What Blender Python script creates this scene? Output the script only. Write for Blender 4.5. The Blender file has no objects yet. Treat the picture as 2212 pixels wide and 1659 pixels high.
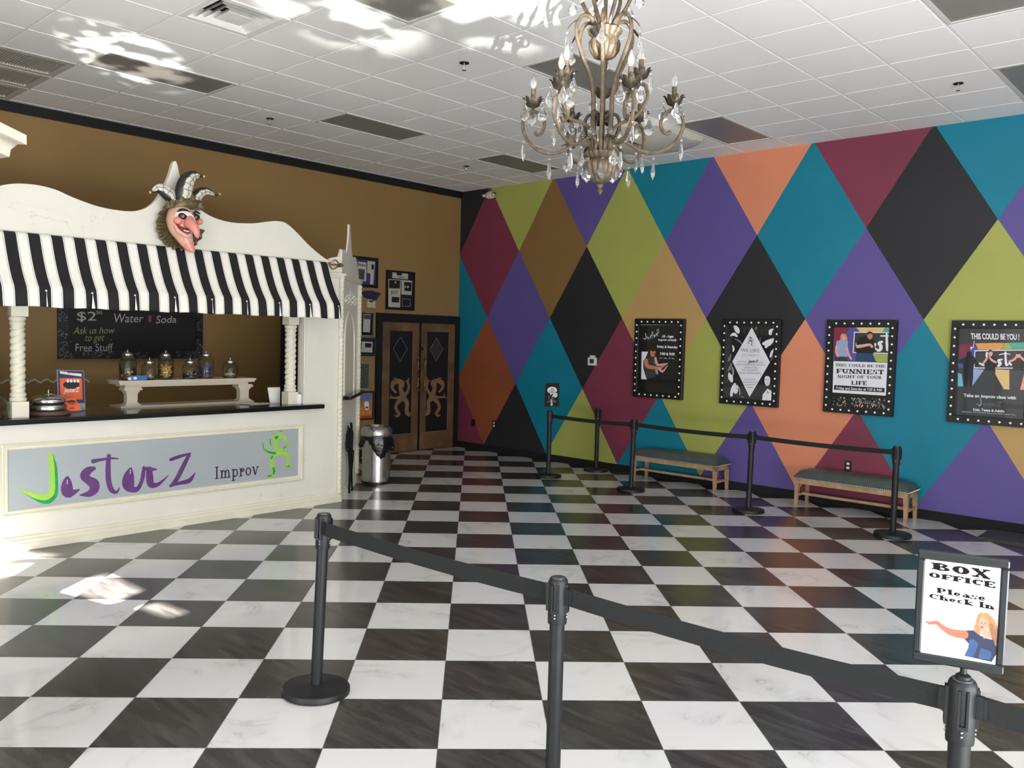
import bpy, bmesh, math, random
from mathutils import Vector, Matrix
from mathutils.geometry import tessellate_polygon
random.seed(7)
SC = bpy.context.scene
COL = SC.collection
PI = math.pi
# ------------------------------------------------------------------ camera
F_PX, YAW, PITCH, ROLL = 1813.69, 0.7406, -0.0568, 0.0259
CAM = Vector((-9.5376, -9.9392, 1.8321))
fw = Vector((math.cos(PITCH)*math.cos(YAW), math.cos(PITCH)*math.sin(YAW), math.sin(PITCH)))
r0 = Vector((math.sin(YAW), -math.cos(YAW), 0)); u0 = r0.cross(fw)
RT = math.cos(ROLL)*r0+math.sin(ROLL)*u0
UP = -math.sin(ROLL)*r0+math.cos(ROLL)*u0
cd = bpy.data.cameras.new('camera'); cam = bpy.data.objects.new('camera', cd); COL.objects.link(cam)
cam.matrix_world = Matrix(((RT.x, UP.x, -fw.x, CAM.x), (RT.y, UP.y, -fw.y, CAM.y), (RT.z, UP.z, -fw.z, CAM.z), (0, 0, 0, 1)))
cd.sensor_width = 36; cd.lens = F_PX/2212*36; cd.clip_start = .05; cd.clip_end = 200
SC.camera = cam
# ------------------------------------------------------------------ view, world, daylight
vs = SC.view_settings
vs.view_transform = 'Standard'; vs.look = 'None'; vs.gamma = 1; vs.use_curve_mapping = False
vs.exposure = -0.16
wd = bpy.data.worlds.new('world'); SC.world = wd; wd.use_nodes = True
bgn = wd.node_tree.nodes['Background']; bgn.inputs[0].default_value = (.80, .90, 1, 1); bgn.inputs[1].default_value = .9

def area(name, loc, direction, sx, sy, power, col=(1, 1, 1), spread=180):
    l = bpy.data.lights.new(name, 'AREA'); l.shape = 'RECTANGLE'; l.size = sx; l.size_y = sy
    l.energy = power; l.color = col; l.spread = math.radians(spread)
    o = bpy.data.objects.new(name, l); COL.objects.link(o); o.location = loc
    o.rotation_euler = Vector(direction).to_track_quat('-Z', 'Z').to_euler()
    return o
# daylight entering through the two storefront walls (south behind the camera, west to its left)
area('daylight_south', (-8.3, -12.0, 1.7), (0, 1, .15), 5.2, 2.8, 250, (.94, .97, 1))
area('daylight_west', (-11.7, -7.4, 1.1), (1, 0, .15), 7.0, 1.8, 140, (.95, .98, 1))
# lamps added to brighten the ceiling, in place of bounce off paving outside
area('ceiling_fill_south', (-8.2, -12.6, .35), (0, 1, 1.25), 6.0, 1.6, 920, (.98, .98, 1))
area('ceiling_fill_west', (-12.3, -7.4, .3), (1, 0, 1.15), 7.0, 1.6, 640, (.98, .98, 1))
SUN_DIR = Vector((1.0, .36, -.72)).normalized()
sl = bpy.data.lights.new('sun', 'SUN'); sl.energy = 200; sl.angle = math.radians(.9); sl.color = (1, .95, .86)
so_ = bpy.data.objects.new('sun', sl); COL.objects.link(so_); so_.rotation_euler = SUN_DIR.to_track_quat('-Z', 'Y').to_euler()

def spot(name, loc, target, deg, power, blend, scale, seed, squash=1.0, thr=.55):
    """sunlight thrown up from car glass outside: a lamp with an uneven beam"""
    l = bpy.data.lights.new(name, 'SPOT'); l.energy = power; l.spot_size = math.radians(deg); l.spot_blend = blend
    l.shadow_soft_size = .02; l.color = (1, .97, .9)
    o = bpy.data.objects.new(name, l); COL.objects.link(o); o.location = loc
    o.rotation_euler = (Vector(target)-Vector(loc)).to_track_quat('-Z', 'Y').to_euler()
    l.use_nodes = True; nt = l.node_tree; em = nt.nodes['Emission']
    tc = nt.nodes.new('ShaderNodeTexCoord'); mp = nt.nodes.new('ShaderNodeMapping'); nz = nt.nodes.new('ShaderNodeTexNoise'); rp = nt.nodes.new('ShaderNodeValToRGB')
    mp.inputs['Scale'].default_value = (scale, scale*squash, scale); mp.inputs['Location'].default_value = (seed, seed*2.3, 0)
    nz.inputs['Scale'].default_value = 1; nz.inputs['Detail'].default_value = 4
    rp.color_ramp.elements[0].position = thr-.06; rp.color_ramp.elements[1].position = thr+.03
    nt.links.new(tc.outputs['Normal'], mp.inputs[0]); nt.links.new(mp.outputs[0], nz.inputs[0]); nt.links.new(nz.outputs[0], rp.inputs[0]); nt.links.new(rp.outputs[0], em.inputs[0])
    return o

spot('car_glass_glint', (-10.9, -7.6, .4), (-6.40, -2.5, 4.14), 7.5, 13000, .6, 24, 3.1, 2.2, .54)
spot('car_glass_glint', (-10.9, -8.4, .4), (-6.05, -5.0, 4.14), 11, 9000, .8, 13, 7.7, 2.4, .52)
spot('car_glass_glint', (-9.6, -11.4, .4), (-5.45, -6.2, 4.14), 11, 12000, .7, 13, 4.9, 2.2, .54)
# ------------------------------------------------------------------ helpers: colours and materials
def lin(c):
    return tuple((v/255/12.92 if v/255 <= .04045 else ((v/255+.055)/1.055)**2.4) for v in c)
MATS = {}
def M(name, rgb=(200, 200, 200), rough=.5, metal=0.0, var=.06, scale=8.0, bump=0.0, spec=.5, coat=0.0, trans=0.0, ior=1.45, emit=0.0, alpha=1.0):
    if name in MATS: return MATS[name]
    m = bpy.data.materials.new(name); m.use_nodes = True; nt = m.node_tree; b = nt.nodes['Principled BSDF']
    c = lin(rgb)
    b.inputs['Roughness'].default_value = rough; b.inputs['Metallic'].default_value = metal
    b.inputs['Specular IOR Level'].default_value = spec; b.inputs['Coat Weight'].default_value = coat
    b.inputs['Transmission Weight'].default_value = trans; b.inputs['IOR'].default_value = ior
    b.inputs['Alpha'].default_value = alpha
    tc = nt.nodes.new('ShaderNodeTexCoord'); nz = nt.nodes.new('ShaderNodeTexNoise'); nz.inputs['Scale'].default_value = scale; nz.inputs['Detail'].default_value = 3
    nt.links.new(tc.outputs['Object'], nz.inputs[0])
    rp = nt.nodes.new('ShaderNodeValToRGB')
    rp.color_ramp.elements[0].position = .3; rp.color_ramp.elements[1].position = .7
    rp.color_ramp.elements[0].color = tuple(v*(1-var) for v in c)+(1,); rp.color_ramp.elements[1].color = tuple(min(1, v*(1+var)) for v in c)+(1,)
    nt.links.new(nz.outputs[0], rp.inputs[0]); nt.links.new(rp.outputs[0], b.inputs['Base Color'])
    if bump:
        bp = nt.nodes.new('ShaderNodeBump'); bp.inputs['Strength'].default_value = bump; bp.inputs['Distance'].default_value = .01
        nt.links.new(nz.outputs[0], bp.inputs['Height']); nt.links.new(bp.outputs[0], b.inputs['Normal'])
    if emit:
        nt.links.new(rp.outputs[0], b.inputs['Emission Color']); b.inputs['Emission Strength'].default_value = emit
    m.diffuse_color = c+(1,)
    MATS[name] = m
    return m
def math_node(nt, op, a, b=None):
    n = nt.nodes.new('ShaderNodeMath'); n.operation = op
    for i, v in enumerate((a, b)):
        if v is None: continue
        if isinstance(v, (int, float)): n.inputs[i].default_value = v
        else: nt.links.new(v, n.inputs[i])
    return n.outputs[0]
WHITE = M('booth_white', (220, 217, 205), .45, var=.03, scale=3)
def crackle_white():
    m = WHITE; nt = m.node_tree; b = nt.nodes['Principled BSDF']
    base = b.inputs['Base Color'].links[0].from_socket
    tc = nt.nodes.new('ShaderNodeTexCoord'); nz = nt.nodes.new('ShaderNodeTexNoise'); nz.inputs['Scale'].default_value = 1.7; nz.inputs['Detail'].default_value = 6; nz.inputs['Distortion'].default_value = 1.2
    nt.links.new(tc.outputs['Object'], nz.inputs[0])
    d = math_node(nt, 'ABSOLUTE', math_node(nt, 'SUBTRACT', nz.outputs[0], .56)); f = math_node(nt, 'LESS_THAN', d, .002)
    n2 = nt.nodes.new('ShaderNodeTexNoise'); n2.inputs['Scale'].default_value = 1.1; nt.links.new(tc.outputs['Object'], n2.inputs[0])
    f = math_node(nt, 'MULTIPLY', math_node(nt, 'MULTIPLY', f, math_node(nt, 'GREATER_THAN', n2.outputs[0], .58)), .3)
    mx = nt.nodes.new('ShaderNodeMix'); mx.data_type = 'RGBA'; nt.links.new(f, mx.inputs[0]); nt.links.new(base, mx.inputs[6]); mx.inputs[7].default_value = (.33, .31, .27, 1)
    nt.links.new(mx.outputs[2], b.inputs['Base Color'])
crackle_white()
CREAM = M('cream_paint', (220, 216, 196), .4, var=.04, scale=5)
BLACK = M('black_satin', (22, 23, 24), .38, var=.1)
BLACKM = M('black_matte', (18, 18, 19), .8, var=.1)
GRANITE = M('black_granite', (16, 16, 16), .12, var=.5, scale=60)
STEEL = M('brushed_steel', (190, 188, 184), .26, 1.0, var=.08, scale=20)
CHROME = M('chrome', (225, 225, 225), .08, 1.0, var=.02)
BRASS = M('old_brass', (150, 120, 70), .4, .9, var=.2, scale=30)

# ------------------------------------------------------------------ helpers: meshes
class MB:
    def __init__(s): s.v = []; s.f = []; s.m = []
    def add(s, vs_, fs, mi=0):
        o = len(s.v); s.v += [Vector(v) for v in vs_]
        for f in fs: s.f.append([i+o for i in f]); s.m.append(mi)
        return s
    def box(s, a, b, mi=0):
        x0, y0, z0 = a; x1, y1, z1 = b
        return s.add([(x0, y0, z0), (x1, y0, z0), (x1, y1, z0), (x0, y1, z0), (x0, y0, z1), (x1, y0, z1), (x1, y1, z1), (x0, y1, z1)],
                     [(0, 3, 2, 1), (4, 5, 6, 7), (0, 1, 5, 4), (1, 2, 6, 5), (2, 3, 7, 6), (3, 0, 4, 7)], mi)
    def cbox(s, c, sz, mi=0): return s.box([c[i]-sz[i]/2 for i in range(3)], [c[i]+sz[i]/2 for i in range(3)], mi)
    def lathe(s, prof, c=(0, 0, 0), n=24, mi=0, lobes=0, amp=0, a0=0.0):
        """prof: [(r, z)] about the z axis"""
        vs_ = []; fs = []
        for r, z in prof:
            for k in range(n):
                a = a0+2*PI*k/n; rr = r*(1+amp*abs(math.sin(lobes*a/2))) if lobes else r
                vs_.append((c[0]+rr*math.cos(a), c[1]+rr*math.sin(a), c[2]+z))
        m = len(prof)
        for i in range(m-1):
            for k in range(n): fs.append((i*n+k, i*n+(k+1) % n, (i+1)*n+(k+1) % n, (i+1)*n+k))
        fs.append(tuple(range(n-1, -1, -1))); fs.append(tuple((m-1)*n+k for k in range(n)))
        return s.add(vs_, fs, mi)
    def tube(s, pts, rad, n=8, mi=0, flat=1.0, ref=None, mis=None):
        """tube along pts; rad number or list; flat squashes one axis"""
        P = [Vector(p) for p in pts]; m = len(P)
        R = [rad]*m if isinstance(rad, (int, float)) else list(rad)
        up = Vector(ref) if ref else Vector((0, 0, 1)); nrm = None; vs_ = []; fs = []
        for i in range(m):
            t = (P[min(i+1, m-1)]-P[max(i-1, 0)])
            if t.length < 1e-9: t = Vector((0, 0, 1))
            t.normalize()
            if nrm is None or ref:
                a = up if abs(t.dot(up)) < .95 else Vector((1, 0, 0)); nrm = (a-t*a.dot(t)).normalized()
            else: nrm = (nrm-t*nrm.dot(t)).normalized()
            bn = t.cross(nrm)
            for k in range(n):
                a = 2*PI*k/n; vs_.append(P[i]+R[i]*(math.cos(a)*nrm*flat+math.sin(a)*bn))
        for i in range(m-1):
            for k in range(n): fs.append((i*n+k, i*n+(k+1) % n, (i+1)*n+(k+1) % n, (i+1)*n+k))
        fs.append(tuple(range(n-1, -1, -1))); fs.append(tuple((m-1)*n+k for k in range(n)))
        s.add(vs_, fs, mi)
        if mis:
            o = len(s.m)-len(fs)
            for i in range(m-1):
                for k in range(n): s.m[o+i*n+k] = mis(i, k)
        return s
    def ball(s, c, r, n=12, mi=0, sc=(1, 1, 1)):
        vs_ = []; fs = []; h = n//2
        for i in range(1, h):
            a = PI*i/h
            for k in range(n):
                b = 2*PI*k/n; vs_.append((c[0]+r*sc[0]*math.sin(a)*math.cos(b), c[1]+r*sc[1]*math.sin(a)*math.sin(b), c[2]+r*sc[2]*math.cos(a)))
        t = len(vs_); vs_ += [(c[0], c[1], c[2]+r*sc[2]), (c[0], c[1], c[2]-r*sc[2])]
        for i in range(h-2):
            for k in range(n): fs.append((i*n+k, (i+1)*n+k, (i+1)*n+(k+1) % n, i*n+(k+1) % n))
        for k in range(n): fs.append((t, k, (k+1) % n)); fs.append((t+1, (h-2)*n+(k+1) % n, (h-2)*n+k))
        return s.add(vs_, fs, mi)
    def poly(s, pts3, nrm, th=0.0, mi=0):
        """flat outline (concave allowed) of 3D points, thickness th behind -nrm"""
        P = [Vector(p) for p in pts3]; n = Vector(nrm).normalized()
        # clean doubles
        Q = [p for i, p in enumerate(P) if (p-P[i-1]).length > 1e-7]
        tri = tessellate_polygon([Q])
        tri = [tuple(t) for t in tri]
        ar = Vector((0, 0, 0))
        for i in range(len(Q)): ar += Q[i].cross(Q[(i+1) % len(Q)])
        fixed = []
        for t in tri:
            nn = (Q[t[1]]-Q[t[0]]).cross(Q[t[2]]-Q[t[0]])
            fixed.append(t if nn.dot(n) > 0 else (t[0], t[2], t[1]))
        s.add(Q, fixed, mi)
        if th:
            m = len(Q); s.add([p-n*th for p in Q], [(t[0], t[2], t[1]) for t in fixed], mi)
            vs_ = Q+[p-n*th for p in Q]; fs = []
            for i in range(m):
                j = (i+1) % m; fs.append((i, j, m+j, m+i) if ar.dot(n) < 0 else (j, i, m+i, m+j))
            s.add(vs_, fs, mi)
        return s
    def obj(s, name, mats, parent=None, smooth=False, origin=None, merge=False):
        me = bpy.data.meshes.new(name)
        o0 = Vector(origin) if origin is not None else (Vector(parent['_o']) if parent is not None and '_o' in parent else Vector((0, 0, 0)))
        me.from_pydata([v-o0 for v in s.v], [], s.f)
        if not isinstance(mats, (list, tuple)): mats = [mats]
        for m in mats: me.materials.append(m)
        me.polygons.foreach_set('material_index', s.m)
        if smooth is not False:
            me.polygons.foreach_set('use_smooth', [True]*len(me.polygons))
            me.set_sharp_from_angle(angle=math.radians(smooth if smooth is not True else 40))
        me.validate(); me.update()
        o = bpy.data.objects.new(name, me); COL.objects.link(o)
        if parent is not None:
            o.parent = parent; o['_o'] = tuple(o0)
        elif origin is not None: o.location = o0; o['_o'] = tuple(o0)
        return o
def struct(o): o['kind'] = 'structure'; return o
def tag(o, label, cat, group=None, kind=None):
    o['label'] = label; o['category'] = cat
    if group: o['group'] = group
    if kind: o['kind'] = kind
    return o
def thing(name, label, cat, loc, group=None):
    o = bpy.data.objects.new(name, None); COL.objects.link(o); o.location = loc; o['_o'] = tuple(loc); o.empty_display_size = .05
    return tag(o, label, cat, group)
def dup(root, loc, rotz=0, label=None, rx=0, ry=0):
    def cp(o, par):
        c = o.copy(); COL.objects.link(c)
        if par is not None: c.parent = par
        for ch in list(o.children): cp(ch, c)
        return c
    r = cp(root, None); r.location = loc; r.rotation_euler = (rx, ry, rotz)
    if label: r['label'] = label
    return r
def cr(pts, per=6):
    """Catmull-Rom resample of tuples of any length"""
    n = len(pts); out = []
    for i in range(n-1):
        p0 = pts[max(i-1, 0)]; p1 = pts[i]; p2 = pts[i+1]; p3 = pts[min(i+2, n-1)]
        for k in range(per):
            t = k/per
            out.append(tuple(.5*((2*b)+(-a+c)*t+(2*a-5*b+4*c-d)*t*t+(-a+3*b-3*c+d)*t**3) for a, b, c, d in zip(p0, p1, p2, p3)))
    out.append(tuple(pts[-1])); return out

class Plane:
    """a real flat surface in the room; at() reads where a measured point of the photograph lies on it"""
    def __init__(s, p, n): s.p = Vector(p); s.n = Vector(n).normalized()
    def at(s, x, y, off=0.0):
        d = fw+(x-1106)/F_PX*RT-(y-829.5)/F_PX*UP
        p = s.p+s.n*off
        return CAM+d*((p-CAM).dot(s.n)/d.dot(s.n))
def zt(ox, oy, sc): return lambda x, y: (ox+x*sc, oy+y*sc)
class Draw:
    """flat printing on a plane: several colours, one mesh"""
    def __init__(s, plane, T, off=.002, zstep=.00002):
        s.pl = plane; s.T = T; s.off = off; s.mb = MB(); s.mats = []; s.k = 0; s.zs = zstep
    def mi(s, m):
        if m not in s.mats: s.mats.append(m)
        return s.mats.index(m)
    sub = 0
    def P(s, x, y): return s.pl.at(*s.T(x, y), s.off+s.k*s.zs+s.sub*.000005)
    def poly(s, pts, m): s.k += 1; s.mb.poly([s.P(*q) for q in pts], s.pl.n, 0, s.mi(m)); return s
    def rect(s, x0, y0, x1, y1, m): return s.poly([(x0, y0), (x1, y0), (x1, y1), (x0, y1)], m)
    def ell(s, cx, cy, rx, ry, m, n=20): return s.poly([(cx+rx*math.cos(2*PI*i/n), cy+ry*math.sin(2*PI*i/n)) for i in range(n)], m)
    def brush(s, pts, m, per=4, rs=1.0):
        s.k += 1; q = [(x, y, max(r, .3)*rs) for x, y, r in (cr(pts, per) if per > 1 else pts)]; mi = s.mi(m)
        for i, (x, y, r) in enumerate(q):
            s.sub = 2*i; n_ = 14 if i in (0, len(q)-1) else 10
            s.mb.poly([s.P(x+r*math.cos(2*PI*j/n_), y+r*math.sin(2*PI*j/n_)) for j in range(n_)], s.pl.n, 0, mi)
            if i < len(q)-1:
                x2, y2, r2 = q[i+1]; l = math.hypot(x2-x, y2-y)
                if l < 1e-6: continue
                nx, ny = -(y2-y)/l, (x2-x)/l; s.sub = 2*i+1
                s.mb.poly([s.P(x+nx*r, y+ny*r), s.P(x2+nx*r2, y2+ny*r2), s.P(x2-nx*r2, y2-ny*r2), s.P(x-nx*r, y-ny*r)], s.pl.n, 0, mi)
        s.sub = 0; s.k += int(len(q)*2*.000005/s.zs)+2
        return s
    def line(s, pts, r, m): return s.brush([(x, y, r) for x, y in pts], m, per=1)
    def quad(s, uvpolys, q, m):
        """uv polygons (0..1, v up) into quad TL,TR,BR,BL"""
        s.k += 1; mi = s.mi(m); tl, tr, br, bl = q
        def f(u, v):
            x = (tl[0]*(1-u)+tr[0]*u)*v+(bl[0]*(1-u)+br[0]*u)*(1-v); y = (tl[1]*(1-u)+tr[1]*u)*v+(bl[1]*(1-u)+br[1]*u)*(1-v)
            return s.P(x, y)
        for ii, (vs_, fs) in enumerate(uvpolys):
            s.sub = (ii % 9)*3; P = [f(*v) for v in vs_]
            for fc in fs:
                pp = [P[i] for i in fc]; nn = (pp[1]-pp[0]).cross(pp[2]-pp[0])
                if nn.length < 1e-12: continue
                s.mb.add(pp if nn.dot(s.pl.n) > 0 else pp[::-1], [tuple(range(len(pp)))], mi)
        s.sub = 0; s.k += 7
        return s
    def text(s, t, q, m, bold=0.0, slab=False, shear=0.0, fat=.17, thin=.07):
        return s.quad(slabtext(t, fat, thin) if slab else fonttext(t, bold, shear), q, m)
    def obj(s, name, parent): return s.mb.obj(name, s.mats, parent)
_fc = {}
def fonttext(t, bold, shear):
    key = (t, bold, shear)
    if key in _fc: return _fc[key]
    cu = bpy.data.curves.new('lettering', 'FONT'); cu.body = t; cu.size = 1; cu.offset = bold; cu.shear = shear; cu.fill_mode = 'FRONT'; cu.resolution_u = 3
    ob = bpy.data.objects.new('lettering', cu)
    me = bpy.data.meshes.new_from_object(ob)
    vs_ = [(v.co.x, v.co.y) for v in me.vertices]; fs = [tuple(p.vertices) for p in me.polygons]
    bpy.data.objects.remove(ob); bpy.data.curves.remove(cu); bpy.data.meshes.remove(me)
    x0 = min(v[0] for v in vs_); x1 = max(v[0] for v in vs_)
    cap = .69; desc = min(v[1] for v in vs_); y0 = 0; y1 = max(v[1] for v in vs_)
    r = [([((x-x0)/(x1-x0), (y-y0)/(y1-y0)) for x, y in vs_], fs)]
    _fc[key] = r; return r
# slab-serif letters drawn from stems, bars and bowls. S stem, L line, A bowl
def _gl():
    g = {}
    S = lambda x, y0=0, y1=1, a=1, b=1: ('S', x, y0, y1, a, b)
    L = lambda x0, y0, x1, y1, w='n': ('L', x0, y0, x1, y1, w)
    A = lambda cx, cy, rx, ry, a0, a1: ('A', cx, cy, rx, ry, a0, a1)
    g['I'] = (.55, [S(.27)])
    g['B'] = (.95, [S(.24), L(.24, .96, .5, .96), L(.24, .52, .55, .52), L(.24, .04, .55, .04), A(.5, .76, .32, .24, -90, 90), A(.55, .28, .36, .28, -90, 90)])
    g['E'] = (.9, [S(.24), L(.24, .96, .82, .96), L(.24, .5, .62, .5), L(.24, .04, .84, .04), L(.8, 1, .8, .74), L(.82, 0, .82, .28), L(.6, .62, .6, .38)])
    g['F'] = (.86, [S(.24), L(.24, .96, .8, .96), L(.24, .5, .6, .5), L(.78, 1, .78, .72), L(.58, .62, .58, .38)])
    g['L'] = (.85, [S(.24), L(.24, .04, .8, .04), L(.78, 0, .78, .3)])
    g['H'] = (1.0, [S(.22), S(.78), L(.22, .5, .78, .5)])
    g['N'] = (1.02, [('S', .2, 0, 1, 1, 1, 'n'), ('S', .82, 0, 1, 1, 1, 'n'), L(.2, 1, .82, 0, 't')])
    g['O'] = (.98, [A(.49, .5, .44, .5, 0, 360)])
    g['C'] = (.92, [A(.49, .5, .44, .5, 45, 315), L(.8, .98, .8, .66)])
    g['G'] = (1.0, [A(.49, .5, .44, .5, 45, 320), L(.8, .98, .8, .66), S(.8, .02, .42, 0, 1)])
    g['D'] = (.98, [S(.24), L(.24, .96, .45, .96), L(.24, .04, .45, .04), A(.45, .5, .46, .5, -90, 90)])
    g['P'] = (.9, [S(.24), L(.24, .96, .5, .96), L(.24, .44, .5, .44), A(.5, .7, .34, .3, -90, 90)])
    g['R'] = (1.0, [S(.24), L(.24, .96, .5, .96), L(.24, .48, .5, .48), A(.5, .73, .32, .27, -90, 90), L(.55, .48, .8, .05, 't'), L(.72, .04, .98, .04)])
    g['S'] = (.8, [A(.4, .74, .3, .26, 60, 270), A(.4, .26, .32, .27, -120, 90), L(.66, .97, .66, .7), L(.1, .03, .1, .3)])
    g['T'] = (.92, [S(.46, 0, 1, 1, 0), L(.06, .96, .86, .96), L(.08, 1, .08, .7), L(.84, 1, .84, .7)])
    g['U'] = (1.0, [S(.22, .3, 1, 0, 1), ('S', .78, .3, 1, 0, 1, 'n'), A(.5, .32, .33, .32, 180, 360)])
    g['X'] = (1.0, [L(.18, 1, .82, 0, 't'), L(.82, 1, .18, 0), L(.02, .96, .42, .96), L(.6, .96, .98, .96), L(.02, .04, .4, .04), L(.58, .04, .98, .04)])
    g['Y'] = (.98, [L(.2, 1, .5, .46, 't'), L(.8, 1, .5, .46), S(.5, 0, .48, 1, 0), L(.02, .96, .4, .96), L(.62, .96, .96, .96)])
    x = .66
    g['l'] = (.46, [S(.23)])
    g['e'] = (.68, [A(.34, x/2, .3, x/2, 20, 330), L(.06, x*.52, .62, x*.52)])
    g['a'] = (.72, [A(.3, .2, .24, .2, 0, 360), ('S', .52, 0, .5, 1, 0), A(.36, .44, .2, .22, 0, 160)])
    g['s'] = (.58, [A(.3, x*.74, .22, x*.26, 60, 270), A(.3, x*.26, .24, x*.27, -120, 90), L(.5, x, .5, x*.7), L(.08, 0, .08, x*.3)])
    g['c'] = (.64, [A(.34, x/2, .3, x/2, 50, 310)])
    g['h'] = (.8, [S(.2), A(.42, .4, .24, .26, 0, 180), S(.62, 0, .42, 1, 0)])
    g['n'] = (.8, [S(.2, 0, x), A(.42, .4, .24, .26, 0, 180), S(.62, 0, .42, 1, 0)])
    g['m'] = (1.16, [S(.2, 0, x), A(.4, .42, .22, .24, 0, 180), S(.57, 0, .44, 1, 0), A(.77, .42, .22, .24, 0, 180), S(.94, 0, .44, 1, 0)])
    g['k'] = (.8, [S(.2), L(.22, .28, .62, .6), L(.34, .36, .66, .05, 't'), L(.5, .62, .76, .62), L(.5, .04, .8, .04)])
    g['i'] = (.44, [S(.22, 0, x), L(.22, .84, .22, .98, 't')])
    g['r'] = (.6, [S(.2, 0, x), A(.42, .5, .16, .16, 0, 360)])
    g['o'] = (.68, [A(.34, x/2, .3, x/2, 0, 360)])
    g['v'] = (.7, [L(.14, x, .34, .0, 't'), L(.58, x, .36, .0), L(.0, x-.03, .26, x-.03), L(.46, x-.03, .7, x-.03)])
    g['p'] = (.74, [S(.2, -.3, x), A(.4, x/2, .28, x/2, -170, 170)])
    g['t'] = (.5, [S(.24, .1, .9, 0, 0), L(.05, x, .46, x), A(.4, .14, .16, .14, 180, 300)])
    g[' '] = (.4, [])
    return g
GL = _gl()
def slabtext(t, fat, thin):
    polys = []; x = 0
    def rect(x0, y0, x1, y1): polys.append([(x0, y0), (x1, y0), (x1, y1), (x0, y1)])
    for ch in t:
        w, ps = GL[ch]
        for p in ps:
            if p[0] == 'S':
                _, cx, y0, y1, a, b = p[:6]; wd_ = (thin if len(p) > 6 else fat)/2
                rect(x+cx-wd_, y0, x+cx+wd_, y1); sw = fat*.5+.1
                if a: rect(x+cx-sw, y0, x+cx+sw, y0+thin)
                if b: rect(x+cx-sw if y1 >= .99 and len(t) and True else x+cx-sw, y1-thin, x+cx+(sw if y1 > .9 or y0 < -.1 and False else wd_), y1)
            elif p[0] == 'L':
                _, x0, y0, x1, y1, k = p; h = (fat if k == 't' else thin)/2
                dx, dy = x1-x0, y1-y0; l = math.hypot(dx, dy); nx, ny = -dy/l*h, dx/l*h
                if abs(dx) > abs(dy)*4: polys.append([(x+x0, y0-h), (x+x1, y1-h), (x+x1, y1+h), (x+x0, y0+h)])
                elif k == 't': polys.append([(x+x0-h, y0), (x+x0+h, y0), (x+x1+h, y1), (x+x1-h, y1)])
                else: polys.append([(x+x0-h, y0), (x+x0+h, y0), (x+x1+h, y1), (x+x1-h, y1)])
            else:
                _, cx, cy, rx, ry, a0, a1 = p; n = max(6, int(abs(a1-a0)/15))
                ix, iy = max(rx-fat*.92, rx*.25), max(ry-thin, ry*.3)
                for i in range(n):
                    a = math.radians(a0+(a1-a0)*i/n); b = math.radians(a0+(a1-a0)*(i+1)/n)
                    polys.append([(x+cx+rx*math.cos(a), cy+ry*math.sin(a)), (x+cx+rx*math.cos(b), cy+ry*math.sin(b)), (x+cx+ix*math.cos(b), cy+iy*math.sin(b)), (x+cx+ix*math.cos(a), cy+iy*math.sin(a))])
        x += w+.04
    W = x-.04
    return [([(px/W, py) for px, py in p], [tuple(range(len(p)))]) for p in polys]

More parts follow.
